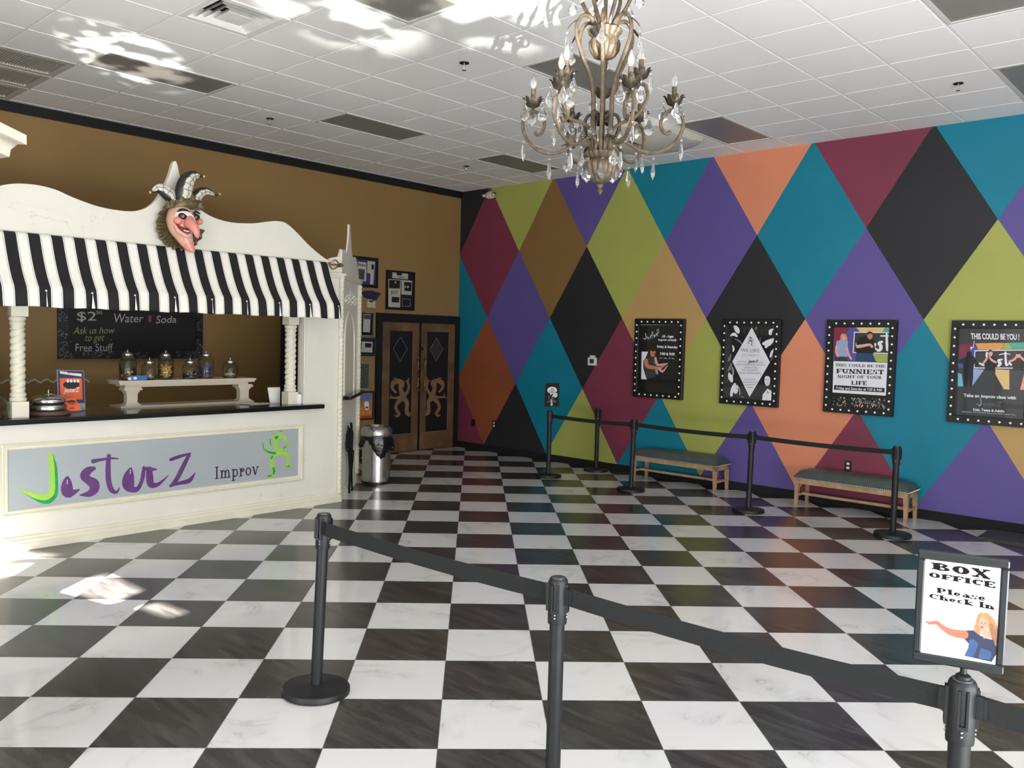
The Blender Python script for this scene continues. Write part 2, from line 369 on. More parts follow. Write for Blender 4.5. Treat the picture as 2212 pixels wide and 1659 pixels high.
# ================================================================== the room
ZC = 4.14; X0 = -11.2; KS = 1.2938/2; Y0 = -KS*18; G = .6096; GX = -3.5314; GY = -6.2012
PW = Plane((0, 0, 0), (-1, 0, 0))      # diamond wall
PL = Plane((0, 0, 0), (0, -1, 0))      # brown wall
def floor_mat():
    m = bpy.data.materials.new('checker_tile'); m.use_nodes = True; nt = m.node_tree; b = nt.nodes['Principled BSDF']
    tc = nt.nodes.new('ShaderNodeTexCoord'); sp = nt.nodes.new('ShaderNodeSeparateXYZ'); nt.links.new(tc.outputs['Object'], sp.inputs[0])
    T = .5051; ox, oy = -7.0604, -7.2845
    x = math_node(nt, 'SUBTRACT', sp.outputs[0], ox); y = math_node(nt, 'SUBTRACT', sp.outputs[1], oy)
    k = .70710678/T
    r = math_node(nt, 'MULTIPLY', math_node(nt, 'ADD', x, y), k); c = math_node(nt, 'MULTIPLY', math_node(nt, 'SUBTRACT', x, y), k)
    fr, fc_ = math_node(nt, 'FLOOR', r), math_node(nt, 'FLOOR', c)
    par = math_node(nt, 'FLOORED_MODULO', math_node(nt, 'ADD', fr, fc_), 2) ; par = math_node(nt, 'GREATER_THAN', par, .5)
    # grout
    def edge(v):
        f = math_node(nt, 'FRACT', v); d = math_node(nt, 'ABSOLUTE', math_node(nt, 'SUBTRACT', f, .5)); return math_node(nt, 'GREATER_THAN', d, .4965)
    gr = math_node(nt, 'MAXIMUM', edge(r), edge(c))
    # each tile gets its own slice of the marble
    cmb = nt.nodes.new('ShaderNodeCombineXYZ'); nt.links.new(math_node(nt, 'MULTIPLY', fr, 3.7), cmb.inputs[0]); nt.links.new(math_node(nt, 'MULTIPLY', fc_, 5.3), cmb.inputs[1])
    nt.links.new(math_node(nt, 'MULTIPLY', math_node(nt, 'ADD', fr, math_node(nt, 'MULTIPLY', fc_, 2.0)), 1.7), cmb.inputs[2])
    va = nt.nodes.new('ShaderNodeVectorMath'); va.operation = 'ADD'; nt.links.new(tc.outputs['Object'], va.inputs[0]); nt.links.new(cmb.outputs[0], va.inputs[1])
    nz = nt.nodes.new('ShaderNodeTexNoise'); nz.inputs['Scale'].default_value = 1.6; nz.inputs['Detail'].default_value = 7; nz.inputs['Distortion'].default_value = 1.4; nt.links.new(va.outputs[0], nz.inputs[0])
    d = math_node(nt, 'ABSOLUTE', math_node(nt, 'SUBTRACT', nz.outputs[0], .5))
    vein = nt.nodes.new('ShaderNodeMapRange'); vein.inputs[1].default_value = 0; vein.inputs[2].default_value = .012; vein.inputs[3].default_value = 1; vein.inputs[4].default_value = 0; nt.links.new(d, vein.inputs[0])
    n2 = nt.nodes.new('ShaderNodeTexNoise'); n2.inputs['Scale'].default_value = 2.2; nt.links.new(va.outputs[0], n2.inputs[0])
    vm = nt.nodes.new('ShaderNodeMapRange'); vm.inputs[1].default_value = .48; vm.inputs[2].default_value = .62; nt.links.new(n2.outputs[0], vm.inputs[0])
    vv = math_node(nt, 'MULTIPLY', math_node(nt, 'MULTIPLY', vein.outputs[0], vm.outputs[0]), .55)
    soft = nt.nodes.new('ShaderNodeMapRange'); soft.inputs[1].default_value = 0; soft.inputs[2].default_value = .09; soft.inputs[3].default_value = .22; soft.inputs[4].default_value = 0; nt.links.new(d, soft.inputs[0])
    vv = math_node(nt, 'MAXIMUM', vv, math_node(nt, 'MULTIPLY', soft.outputs[0], vm.outputs[0]))
    mw = nt.nodes.new('ShaderNodeMix'); mw.data_type = 'RGBA'; mw.inputs[6].default_value = lin((212, 212, 213))+(1,); mw.inputs[7].default_value = lin((128, 126, 122))+(1,); nt.links.new(vv, mw.inputs[0])
    # dark tile with faint streaks
    mp = nt.nodes.new('ShaderNodeMapping'); mp.inputs['Rotation'].default_value = (0, 0, -PI/4); mp.inputs['Scale'].default_value = (9, 1.6, 1); nt.links.new(va.outputs[0], mp.inputs[0])
    n3 = nt.nodes.new('ShaderNodeTexNoise'); n3.inputs['Scale'].default_value = 2.2; n3.inputs['Detail'].default_value = 6; nt.links.new(mp.outputs[0], n3.inputs[0])
    rb = nt.nodes.new('ShaderNodeValToRGB'); rb.color_ramp.elements[0].position = .35; rb.color_ramp.elements[1].position = .75
    rb.color_ramp.elements[0].color = lin((48, 46, 46))+(1,); rb.color_ramp.elements[1].color = lin((76, 73, 71))+(1,); nt.links.new(n3.outputs[0], rb.inputs[0])
    mc = nt.nodes.new('ShaderNodeMix'); mc.data_type = 'RGBA'; nt.links.new(par, mc.inputs[0]); nt.links.new(mw.outputs[2], mc.inputs[6]); nt.links.new(rb.outputs[0], mc.inputs[7])
    mg = nt.nodes.new('ShaderNodeMix'); mg.data_type = 'RGBA'; nt.links.new(gr, mg.inputs[0]); nt.links.new(mc.outputs[2], mg.inputs[6]); mg.inputs[7].default_value = lin((92, 90, 88))+(1,)
    nt.links.new(mg.outputs[2], b.inputs['Base Color'])
    ro = math_node(nt, 'ADD', math_node(nt, 'MULTIPLY', par, .13), .09); ro = math_node(nt, 'MAXIMUM', ro, math_node(nt, 'MULTIPLY', gr, .6)); nt.links.new(ro, b.inputs['Roughness'])
    b.inputs['Specular IOR Level'].default_value = .42
    return m
FM = floor_mat()
struct(MB().box((X0, Y0, -.1), (0, 0, 0)).obj('floor', FM))
# --- walls
BROWN = M('brown_wall_paint', (146, 116, 70), .62, var=.03, scale=1.5, bump=.03)
OFFW = M('plain_wall_paint', (216, 212, 200), .7, var=.03, scale=2)
struct(MB().box((X0-.2, 0, 0), (.2, .2, ZC+.3)).obj('wall_left', BROWN))
PAL = dict(
    teal=M('paint_teal', (8, 124, 148), .5, var=.04, scale=2), lime=M('paint_lime', (166, 172, 88), .5, var=.04, scale=2),
    purple=M('paint_purple', (94, 82, 148), .5, var=.04, scale=2), orange=M('paint_orange', (220, 140, 106), .5, var=.04, scale=2),
    maroon=M('paint_maroon', (126, 54, 76), .5, var=.05, scale=2), black=M('paint_black', (38, 39, 43), .5, var=.08, scale=2),
    gold=M('paint_gold', (190, 156, 98), .5, var=.04, scale=2), brown=M('paint_brown', (136, 104, 60), .5, var=.04, scale=2), rust=M('paint_rust', (148, 80, 52), .5, var=.05, scale=2))
PN = list(PAL)
zd, H = 2.12, 1.0100
DIA = {(-1, 2): 'black', (1, 2): 'lime', (3, 2): 'purple', (5, 2): 'teal', (7, 2): 'orange', (9, 2): 'maroon', (11, 2): 'teal', (13, 2): 'orange', (15, 2): 'lime', (17, 2): 'black', (19, 2): 'teal',
       (0, 1): 'maroon', (2, 1): 'brown', (4, 1): 'lime', (6, 1): 'purple', (8, 1): 'teal', (10, 1): 'black', (12, 1): 'purple', (14, 1): 'maroon', (16, 1): 'gold', (18, 1): 'purple',
       (-1, 0): 'teal', (1, 0): 'purple', (3, 0): 'black', (5, 0): 'gold', (7, 0): 'black', (9, 0): 'purple', (11, 0): 'lime', (13, 0): 'teal', (15, 0): 'black', (17, 0): 'lime', (19, 0): 'orange',
       (0, -1): 'rust', (2, -1): 'teal', (4, -1): 'maroon', (6, -1): 'lime', (8, -1): 'orange', (10, -1): 'teal', (12, -1): 'gold', (14, -1): 'purple', (16, -1): 'orange', (18, -1): 'maroon',
       (-1, -2): 'maroon', (1, -2): 'black', (3, -2): 'lime', (5, -2): 'teal', (7, -2): 'purple', (9, -2): 'maroon', (11, -2): 'purple', (13, -2): 'lime', (15, -2): 'teal', (17, -2): 'black', (19, -2): 'gold'}
mb = MB().box((.002, Y0-.2, 0), (.2, .2, ZC+.3), PN.index('black'))
for (k, l), c in DIA.items():
    if k > 17: continue
    P = [(k-1, l), (k, l+1), (k+1, l), (k, l-1)]
    if k == -1: P = [(-1, l+1), (0, l), (-1, l-1)]
    if k == 17: P = [(16, l), (17, l+1), (17, l-1)]
    if l == 2: P = [p for p in P if p[1] < 3]; P = [(a, min(b, 2)) for a, b in P]
    if l == -2: P = [p for p in P if p[1] > -3]
    if k == -1 and l == 2: P = [(-1, 2), (0, 2), (-1, 1)]
    if k == -1 and l == -2: P = [(-1, -1), (0, -2), (-1, -2)]
    if l == 1: pass
    mb.poly([(0, -KS-a*KS, zd+b*H+(.03 if b == 2 else 0)) for a, b in P], (-1, 0, 0), 0, PN.index(c))
struct(mb.obj('wall_right', [PAL[n] for n in PN]))
# storefront walls behind and to the left of the camera, outside the picture
ALU = M('dark_aluminium', (46, 44, 42), .4, .6)
def glass_mat():
    m = bpy.data.materials.new('window_glass'); m.use_nodes = True; nt = m.node_tree; nt.nodes.clear()
    o = nt.nodes.new('ShaderNodeOutputMaterial'); t = nt.nodes.new('ShaderNodeBsdfTransparent'); g = nt.nodes.new('ShaderNodeBsdfGlossy'); g.inputs['Roughness'].default_value = .02
    nz = nt.nodes.new('ShaderNodeTexNoise'); nz.inputs['Scale'].default_value = .7; mr = nt.nodes.new('ShaderNodeMapRange'); mr.inputs[3].default_value = .05; mr.inputs[4].default_value = .08
    mx = nt.nodes.new('ShaderNodeMixShader'); nt.links.new(nz.outputs[0], mr.inputs[0]); nt.links.new(mr.outputs[0], mx.inputs[0]); nt.links.new(t.outputs[0], mx.inputs[1]); nt.links.new(g.outputs[0], mx.inputs[2]); nt.links.new(mx.outputs[0], o.inputs[0])
    return m
GLS = glass_mat()
sill, head = .12, 3.05
mb = MB().box((X0-.2, Y0-.2, 0), (0, Y0, sill)).box((X0-.2, Y0-.2, head), (0, Y0, ZC+.3)).box((X0-.2, Y0-.2, sill), (X0+.4, Y0, head)).box((-1.2, Y0-.2, sill), (0, Y0, head))
struct(mb.obj('wall_back', OFFW))
n = 0
def window(name, a0, a1, z0, z1, axis, pos, div):
    mb = MB(); g = MB(); d = .06
    def bar(u0, u1, v0, v1, mbx, t=.05):
        if axis == 'x': mbx.box((u0, pos-t, v0), (u1, pos+t, v1))
        else: mbx.box((pos-t, u0, v0), (pos+t, u1, v1))
    bar(a0, a1, z0, z0+d, mb); bar(a0, a1, z1-d, z1, mb)
    for i in range(div+1):
        u = a0+(a1-a0)*i/div; u0 = max(a0, u-d/2); u1 = min(a1, u+d/2)
        bar(u0, u1, z0+d, z1-d, mb)
    w = struct(mb.obj(name, ALU))
    for i in range(div):
        g = MB(); bar(a0+(a1-a0)*i/div+d/2, a0+(a1-a0)*(i+1)/div-d/2, z0+d, z1-d, g, .004); g.obj('pane', GLS, w)
window('window_1', X0+.4, -1.2, sill, head, 'x', Y0-.1, 7)
# west wall: big panes low, made-up holes above, shaped to let the sun spots in
HW = 1.95
def back(pt):  # floor point -> point on the west wall plane along the sun ray
    t = (X0-pt[0])/SUN_DIR.x; return (pt[1]+SUN_DIR.y*t, SUN_DIR.z*t)
spots = [[(-7.37, -3.85), (-7.02, -3.57), (-7.00, -4.2), (-7.24, -4.33)], [(-7.16, -4.52), (-7.03, -4.53), (-7.0, -4.86), (-7.1, -4.84)], [(-7.6, -2.42), (-7.3, -2.38), (-7.04, -2.92), (-7.42, -2.70)], [(-7.75, -3.05), (-7.5, -2.87), (-7.32, -2.98), (-7.6, -3.3)]]
holes = [[back(p) for p in q] for q in spots]
bm = bmesh.new()
def ring(pts): 
    vs_ = [bm.verts.new((X0, a, b)) for a, b in pts]
    return [bm.edges.new((vs_[i], vs_[(i+1) % len(vs_)])) for i in range(len(vs_))]
E_ = ring([(Y0, HW), (0, HW), (0, ZC+.3), (Y0, ZC+.3)])
for h in holes: E_ += ring(h)
bmesh.ops.triangle_fill(bm, edges=E_, use_beauty=True, use_dissolve=False)
ext = bmesh.ops.extrude_face_region(bm, geom=bm.faces[:])
bmesh.ops.translate(bm, vec=(-.03, 0, 0), verts=[v for v in ext['geom'] if isinstance(v, bmesh.types.BMVert)])
me = bpy.data.meshes.new('wall_front'); bm.to_mesh(me); bm.free(); me.materials.append(OFFW)
o = bpy.data.objects.new('wall_front', me); COL.objects.link(o); struct(o)
struct(MB().box((X0-.2, Y0, 0), (X0, Y0+.6, HW)).box((X0-.2, -3.5, 0), (X0, 0, HW)).box((X0-.2, Y0+.6, 0), (X0, -3.5, .1)).obj('wall_front', OFFW))
window('window_2', Y0+.6, -3.5, .1, HW, 'y', X0-.1, 6)
struct(MB().box((X0-3.2, Y0-2.4, 2.02), (X0-.2, 0, 2.12)).box((X0-.2, Y0-2.4, 3.1), (0, Y0-.2, 3.2)).obj('exterior_canopy', OFFW))  # unseen slabs added outside to keep direct sun out of the big windows
# --- trims
struct(MB().box((X0, -.03, ZC-.105), (0, 0, ZC)).obj('trim_1', BLACK))
struct(MB().box((-.014, Y0, 0), (0, 0, .1)).box((-.02, Y0, 0), (-.014, 0, .012)).obj('baseboard_right', BLACKM))
struct(MB().box((X0, -.014, 0), (-1.7, 0, .1)).obj('baseboard_left', BLACKM))
# --- ceiling: lay-in tiles on a grid
CT = M('ceiling_tile', (240, 238, 235), .85, var=.015, scale=1.2, bump=.04)
GRIDM = M('ceiling_grid', (232, 230, 226), .5, var=.02)
FIX = {}
def reg(i0, j0, ni, nj):
    for i in range(i0, i0+ni):
        for j in range(j0, j0+nj): FIX[(i, j)] = 1
panels = [(-5, 6), (-1, 6), (3, 6), (-5, 1), (-1, 1), (3, 1), (-5, -4), (-1, -4), (3, -4), (-9, 6), (-9, 1), (-9, -4)]
for i, j in panels: reg(i, j, 2, 1)
reg(-5, 3, 1, 1)
for j in (7, 8, 9): reg(-7, j, 2, 1)
mb = MB(); gp = .0100
i_lo = math.floor((X0-GX)/G); j_lo = math.floor((Y0-GY)/G)
for i in range(i_lo, 6):
    for j in range(j_lo, 11):
        if (i, j) in FIX: continue
        x0 = max(GX+i*G+gp, X0); x1 = min(GX+(i+1)*G-gp, 0); y0 = max(GY+j*G+gp, Y0); y1 = min(GY+(j+1)*G-gp, 0)
        if x1-x0 < .01 or y1-y0 < .01: continue
        e = .0025; z = ZC
        mb.add([(x0, y0, z+.006), (x1, y0, z+.006), (x1, y1, z+.006), (x0, y1, z+.006), (x0+e, y0+e, z), (x1-e, y0+e, z), (x1-e, y1-e, z), (x0+e, y1-e, z)],
               [(4, 7, 6, 5), (0, 4, 5, 1), (1, 5, 6, 2), (2, 6, 7, 3), (3, 7, 4, 0)])
struct(mb.obj('ceiling', CT))
mb = MB().box((X0-.2, Y0-.2, ZC+.3), (.2, .2, ZC+.4))
z0, z1 = ZC+.003, ZC+.02
PANEL = set()
for i, j in panels: PANEL |= {(i, j), (i+1, j)}
for i in range(i_lo, 7):
    x = GX+i*G
    if not X0 < x < 0: continue
    for j in range(j_lo, 11):
        if (i, j) in PANEL and (i-1, j) in PANEL and (i, j) not in panels: continue
        if j >= 7 and (i, j) in FIX and (i-1, j) in FIX: continue
        mb.box((x-.0115, max(Y0, GY+j*G), z0), (x+.0115, min(0, GY+(j+1)*G), z1))
for j in range(j_lo, 12):
    y = GY+j*G
    if Y0 < y < 0: mb.box((X0, y-.0115, z0+.0005), (0, y+.0115, z1))
struct(mb.obj('ceiling_grid', GRIDM))
# --- lay-in light panels, unlit
LENS = M('lamp_lens_unlit', (132, 129, 124), .45, var=.03, scale=3, spec=.6)
FRM = M('lamp_frame', (212, 209, 203), .4, var=.02)
place = {(-5, 6): 'beside the return grilles above the booth', (-1, 6): 'above the brown wall, middle one of its row', (3, 6): 'nearest the far corner of the room', (-5, 1): 'cut by the top edge beside the bright patch', (-1, 1): 'behind the top of the chandelier', (3, 1): 'next to the shallow dome by the diamond wall', (-1, -4): 'at the upper right corner of the picture', (3, -4): 'at the right edge near the diamond wall'}
for (i, j) in panels:
    x0, y0 = GX+i*G, GY+j*G; x1, y1 = x0+2*G, y0+G
    if (i, j) not in place: 
        pass
    lab = 'unlit grey ceiling light panel '+place.get((i, j), 'behind the camera over the entrance')
    t = thing('ceiling_light', lab, 'ceiling light', ((x0+x1)/2, (y0+y1)/2, ZC), 'unlit lay-in ceiling lights')
    a, b_ = .012, .04
    m_ = MB()
    for (p, q, r, s) in ((x0+a, y0+a, x1-a, y0+b_), (x0+a, y1-b_, x1-a, y1-a), (x0+a, y0+b_, x0+b_, y1-b_), (x1-b_, y0+b_, x1-a, y1-b_)): m_.box((p, q, ZC-.006), (r, s, ZC+.03))
    m_.obj('frame', FRM, t)
    MB().box((x0+b_, y0+b_, ZC+.004), (x1-b_, y1-b_, ZC+.012)).obj('lens', LENS, t)
# --- square supply diffuser with nested cones
x0, y0 = GX-5*G, GY+3*G; cx, cy = x0+G/2, y0+G/2
t = thing('air_diffuser', 'white square ceiling air diffuser with nested pyramid blades', 'air vent', (cx, cy, ZC))
DIFW = M('diffuser_white', (232, 231, 226), .35)
def sq(mb, h0, z0, h1, z1, th=.004):
    P = lambda h, z: [(cx-h, cy-h, z), (cx+h, cy-h, z), (cx+h, cy+h, z), (cx-h, cy+h, z)]
    v = P(h0, z0)+P(h1, z1)+P(h0-th, z0+th)+P(h1-th, z1+th)
    f = []
    for k in range(4):
        l = (k+1) % 4; f += [(k, l, 4+l, 4+k), (8+l, 8+k, 12+k, 12+l), (4+k, 4+l, 12+l, 12+k), (l, k, 8+k, 8+l)]
    mb.add(v, f)
m_ = MB(); hh = G/2-.012
for (a, b, c, d) in ((-hh, -hh, hh, -hh+.05), (-hh, hh-.05, hh, hh), (-hh, -hh+.05, -hh+.05, hh-.05), (hh-.05, -hh+.05, hh, hh-.05)): m_.box((cx+a, cy+b, ZC-.006), (cx+c, cy+d, ZC+.01))
sq(m_, hh-.05, ZC, hh-.10, ZC+.06); m_.obj('frame', DIFW, t)
for h0 in (.20, .15): m_ = MB(); sq(m_, h0, ZC-.008, h0-.05, ZC+.05); m_.obj('blade', DIFW, t)
m_ = MB(); m_.box((cx-.1, cy-.1, ZC-.012), (cx+.1, cy+.1, ZC-.008)); sq(m_, .10, ZC-.012, .07, ZC+.03); m_.obj('centre_plate', DIFW, t)
m_ = MB(); m_.lathe([(.17, ZC+.08), (.17, ZC+.29)], (cx, cy, 0), 24); m_.tube([(cx, cy-.17, ZC+.06), (cx, cy+.17, ZC+.06)], .004).tube([(cx-.17, cy, ZC+.062), (cx+.17, cy, ZC+.062)], .004); m_.obj('duct', M('duct_dark', (16, 16, 16), .8), t)
# --- return air grilles
RG = M('return_grille', (196, 192, 182), .5)
for j, w in ((7, 'nearest of the three to the camera'), (8, 'middle one of the three'), (9, 'against the brown wall, last of the three')):
    x0, y0 = GX-7*G, GY+j*G; x1, y1 = x0+2*G, y0+G
    t = thing('return_grille', 'slatted return air ceiling grille, '+w, 'air vent', ((x0+x1)/2, (y0+y1)/2, ZC), 'return air grilles over the booth')
    m_ = MB()
    for (p, q, r, s) in ((x0+.012, y0+.012, x1-.012, y0+.08), (x0+.012, y1-.08, x1-.012, y1-.012), (x0+.012, y0+.08, x0+.07, y1-.08), (x1-.07, y0+.08, x1-.012, y1-.08)): m_.box((p, q, ZC-.006), (r, s, ZC+.02))
    m_.obj('frame', RG, t)
    m_ = MB(); k = x0+.085
    while k < x1-.08: m_.box((k, y0+.08, ZC), (k+.006, y1-.08, ZC+.02)); k += .0235
    m_.obj('slats', RG, t)
    MB().box((x0+.07, y0+.08, ZC+.03), (x1-.07, y1-.08, ZC+.034)).obj('backing', M('duct_grey', (58, 55, 48), .8), t)
# --- sprinklers
for (x, y), w in (((-4.49, -4.68), 'in the ceiling left of the chandelier'), ((-4.49, -1.64), 'in the ceiling over the booth end'), ((-1.42, -1.57), 'in the ceiling near the far corner'), ((-1.43, -7.72), 'in the ceiling at the upper right')):
    t = thing('fire_sprinkler', 'small chrome pendant fire sprinkler '+w, 'sprinkler', (x, y, ZC), 'pendant fire sprinklers')
    MB().lathe([(.042, 0), (.042, -.006), (.02, -.012), (.0, -.012)][::-1], (x, y, ZC), 20).obj('escutcheon', M('sprinkler_dark', (70, 66, 60), .3, .9), t, smooth=True)
    MB().lathe([(.009, -.01), (.012, -.03), (.007, -.045), (.007, -.06)][::-1], (x, y, ZC), 12).lathe([(.018, -.06), (.018, -.064)][::-1], (x, y, ZC), 14).obj('nozzle', CHROME, t, smooth=True)
# --- shallow recessed dome beside the light panel, stopped by the panel's edge
cx, cy, R = -1.48, -4.42, .78; ye = GY+2*G+.012
m_ = MB(); ns, nr = 64, 12
def dome_pt(k, i, dz=0):
    a = 2*PI*k/ns; r = R*i/nr; x, y = cx+r*math.cos(a), cy+r*math.sin(a); 
    t = i/nr; z = ZC-.004-(.022 if t > .97 else (.055 if t > .85 else .03+.10*(1-t*t)))-dz
    if i == nr+0 : z = ZC-.002
    return (x, max(y, ye), z)
vs_ = [dome_pt(k, i) for i in range(nr+1) for k in range(ns)]
m_.add(vs_, [(i*ns+(k+1) % ns, i*ns+k, (i+1)*ns+k, (i+1)*ns+(k+1) % ns) for i in range(nr) for k in range(ns)])
o = m_.obj('ceiling_dome', M('dome_paint', (214, 209, 196), .4), smooth=True, origin=(cx, cy, ZC))
tag(o, 'large shallow cream ceiling dome cut off by a light panel', 'ceiling dome')
# --- double doors in the brown wall
Tz = zt(800, 660, .19886)
t = bpy.data.objects.new('door_1', None); COL.objects.link(t); t['_o'] = (0, 0, 0); struct(t)
MB().box((-1.70, -.05, 0), (-1.60, 0, 2.13)).box((-.10, -.05, 0), (-.012, 0, 2.13)).box((-1.60, -.05, 2.005), (-.10, 0, 2.13)).obj('door_frame', BLACK, t)
MB().box((-1.715, -.055, 2.13), (-.012, 0, 2.14)).obj('frame_lip', M('worn_edge', (140, 128, 105), .5), t)
COP = M('copper_patina', (116, 88, 62), .5, .25, var=.35, scale=3.2, bump=.1)
DKP = M('door_panel_black', (20, 20, 22), .5)
for (a, b, pa, pb) in ((-1.592, -.868, -1.452, -.982), (-.822, -.102, -.705, -.222)):
    lf = MB()
    lf.box((a, -.032, .012), (pa, -.002, 2.0)).box((pb, -.032, .012), (b, -.002, 2.0)).box((pa, -.032, .012), (pb, -.002, .28)).box((pa, -.032, 1.868), (pb, -.002, 2.0))
    leaf = lf.obj('door_leaf', COP, t)
    MB().box((pa, -.018, .28), (pb, -.002, 1.868)).obj('door_panel', DKP, leaf, origin=(0, 0, 0))
    MB().box((pa, -.026, .28), (pa+.008, -.018, 1.868)).box((pb-.008, -.026, .28), (pb, -.018, 1.868)).box((pa, -.026, .28), (pb, -.018, .288)).obj('panel_bead', M('bead_worn', (150, 130, 100), .4, .5), leaf, origin=(0, 0, 0))
MB().box((-.868, -.03, .012), (-.822, -.004, 2.0)).obj('astragal', BLACK, t)
MB().box((-1.60, -.002, 0), (-.1, 0, 2.005)).obj('back_plate', BLACKM, t)
PD = Plane((0, -.018, 0), (0, -1, 0))
SILV = M('silver_line', (150, 150, 152), .35, .6); GREYG = M('door_glass', (52, 50, 54), .2)
d = Draw(PD, Tz, .002)
d.poly([(720, 362), (779, 473), (717, 596), (655, 473)], GREYG)
d.poly([(328, 350), (392, 468), (324, 598), (258, 468)], M('door_glass_dark', (24, 25, 29), .2))
d.obj('diamond_window', t)
d = Draw(PD, Tz, .004)
for P in ([(328, 342), (402, 468), (324, 605), (249, 468)], [(720, 353), (788, 473), (716, 606), (648, 473)]): d.line(P+[P[0]], 2.2, SILV)
d.obj('diamond_moulding', t)
FIG = M('copper_cutout', (146, 116, 88), .45, .3, var=.25, scale=5)
jes = [[(345, 840, 26), (305, 822, 26), (255, 838, 28), (234, 880, 16), (250, 915, 13), (275, 942, 12)], [(300, 812, 12), (280, 795, 8), (250, 792, 4)], [(335, 845, 28), (330, 900, 24), (342, 950, 26), (355, 990, 38)], [(340, 822, 14), (365, 845, 8), (360, 885, 4)],
       [(345, 990, 22), (285, 1003, 12), (228, 1000, 9), (195, 1010, 3)], [(228, 1000, 8), (215, 960, 3)], [(355, 985, 24), (398, 945, 15), (418, 885, 13), (406, 830, 13), (416, 785, 3)], [(404, 835, 8), (380, 818, 3)],
       [(345, 1010, 30), (300, 1050, 20), (276, 1105, 17), (290, 1145, 18), (310, 1178, 17), (288, 1205, 12), (264, 1190, 4)], [(365, 1010, 28), (398, 1055, 22), (394, 1115, 20), (400, 1165, 24), (425, 1192, 12), (438, 1160, 3)]]
for q in (0, 1):
    d = Draw(PD, Tz, .003)
    for s_ in jes: d.brush([(x, y, r) if q == 0 else (590+(440-x)*.97, y-6, r*.95) for x, y, r in s_], FIG)
    d.obj('jester_cutout', t)
for x in (-.915, -.775):
    m_ = MB(); pts = [(x+.006*math.cos(k*1.3), -.075+.006*math.sin(k*1.3), .98+k*.0165) for k in range(28)]
    m_.tube(pts, .009, 6); 
    for z in (.955, 1.46): m_.ball((x, -.075, z), .02, 10); 
    for z in (.985, 1.43): m_.tube([(x, -.033, z), (x, -.075, z)], .009, 8)
    m_.obj('door_handle', BRASS, t, smooth=True)
MB().lathe([(.0, -.008), (.024, -.008), (.028, 0)], (0, 0, 0), 16).obj('lock', BLACK, t)
lk = [c for c in t.children if c.name.startswith('lock')][0]; lk.rotation_euler = (PI/2, 0, 0); lk.location = (-.80, -.034, 1.6)
# --- things on the diamond wall
o = thing('thermostat', 'white square thermostat on the black and maroon diamonds', 'thermostat', (0, -2.76, 1.5))
PLW = M('plastic_white', (222, 222, 216), .4)
MB().box((-.028, -2.83, 1.45), (0, -2.69, 1.56)).box((-.02, -2.80, 1.56), (0, -2.72, 1.59)).obj('housing', PLW, o)
MB().box((-.031, -2.795, 1.478), (-.028, -2.725, 1.54)).obj('display', M('display_grey', (60, 66, 62), .3), o)
def plate(y, z, white, lab):
    o = thing('outlet_plate', lab, 'outlet', (0, y, z)); MB().box((-.008, y-.037, z-.057), (0, y+.037, z+.057)).obj('cover', BLACK, o)
    if white:
        for dz in (.024, -.024): MB().box((-.011, y-.017, z+dz-.014), (-.008, y+.017, z+dz+.014)).obj('socket', PLW, o)
plate(-6.40, .47, True, 'black outlet plate with white sockets behind the right bench')
plate(-.40, .425, False, 'blank black wall plate on the maroon by the doors')
plate(-.865, .44, True, 'black outlet plate between rust and black diamonds near the doors')
o = thing('emergency_light', 'cream emergency light with two round lamp heads high by the corner', 'emergency light', (0, -.70, 4.02))
m_ = MB(); m_.ball((-.05, -.71, 4.02), .06, 20, sc=(.8, 2.0, 1.0)); m_.obj('housing', M('plastic_cream', (214, 204, 176), .4), o, smooth=True)
for y, dx, dy in ((-.83, -.75, -.35), (-.585, -.2, .9)):
    n_ = Vector((dx, dy, -.15)).normalized(); c = Vector((-.085 if y < -.7 else -.05, y, 4.02))
    mm = Matrix.Translation(c)@n_.to_track_quat('Z', 'Y').to_matrix().to_4x4()
    def lat(prof, n=18):
        q = MB().lathe(prof, (0, 0, 0), n); q.v = [mm@v for v in q.v]; return q
    hd = lat([(.02, -.02), (.034, .0), (.036, .03), (.030, .03), (.026, .015), (.0, .012)]); hd.obj('lamp_head', CHROME, o, smooth=True)
# cable and small scraps by the wall
o = MB().poly([(-1.3, -.5, .003), (-1.28, -.56, .003), (-1.22, -.55, .003), (-1.2, -.5, .003)], (0, 0, 1)).obj('paper_scrap', BLACKM)
bpy.data.objects.remove(o)
m_ = MB().box((-.58, -8.9, .0), (-.10, -7.88, .025)); m_.add([(-.62, -8.9, 0), (-.58, -8.9, .025), (-.58, -7.88, .025), (-.62, -7.88, 0)], [(0, 1, 2, 3)])
tag(m_.obj('rubber_mat', M('mat_grey', (58, 58, 62), .7, bump=.2), origin=(-.34, -8.4, 0)), 'flat dark grey rubber mat on the floor against the diamond wall', 'mat')
# ================================================================== the castle-shaped concession stand
ST = thing('concession_stand', 'white castle-shaped concession stand with black granite counter and pointed towers', 'concession stand', (-5.99, -2.1, 0))
YF = -2.5
PF = Plane((0, YF, 0), (0, -1, 0))
PC = Plane((-4.14, -2.5, 0), (1, -1, 0))
XR, XL = -4.14, -7.84
MX = lambda x: -11.98-x
def mirror(mb):
    q = MB(); q.v = [Vector((MX(v.x), v.y, v.z)) for v in mb.v]; q.f = [f[::-1] for f in mb.f]; q.m = list(mb.m); return q
MB().box((XL, YF, 0), (XR, YF+.1, 1.025)).obj('front_panel', WHITE, ST)
m_ = MB().box((-4.575, YF, 1.025), (XR, YF+.1, 2.43)).box((-4.588, YF+.01, 1.07), (-4.575, YF+.12, 2.4)); m_.obj('pilaster', WHITE, ST)
mirror(m_).obj('pilaster', WHITE, ST)
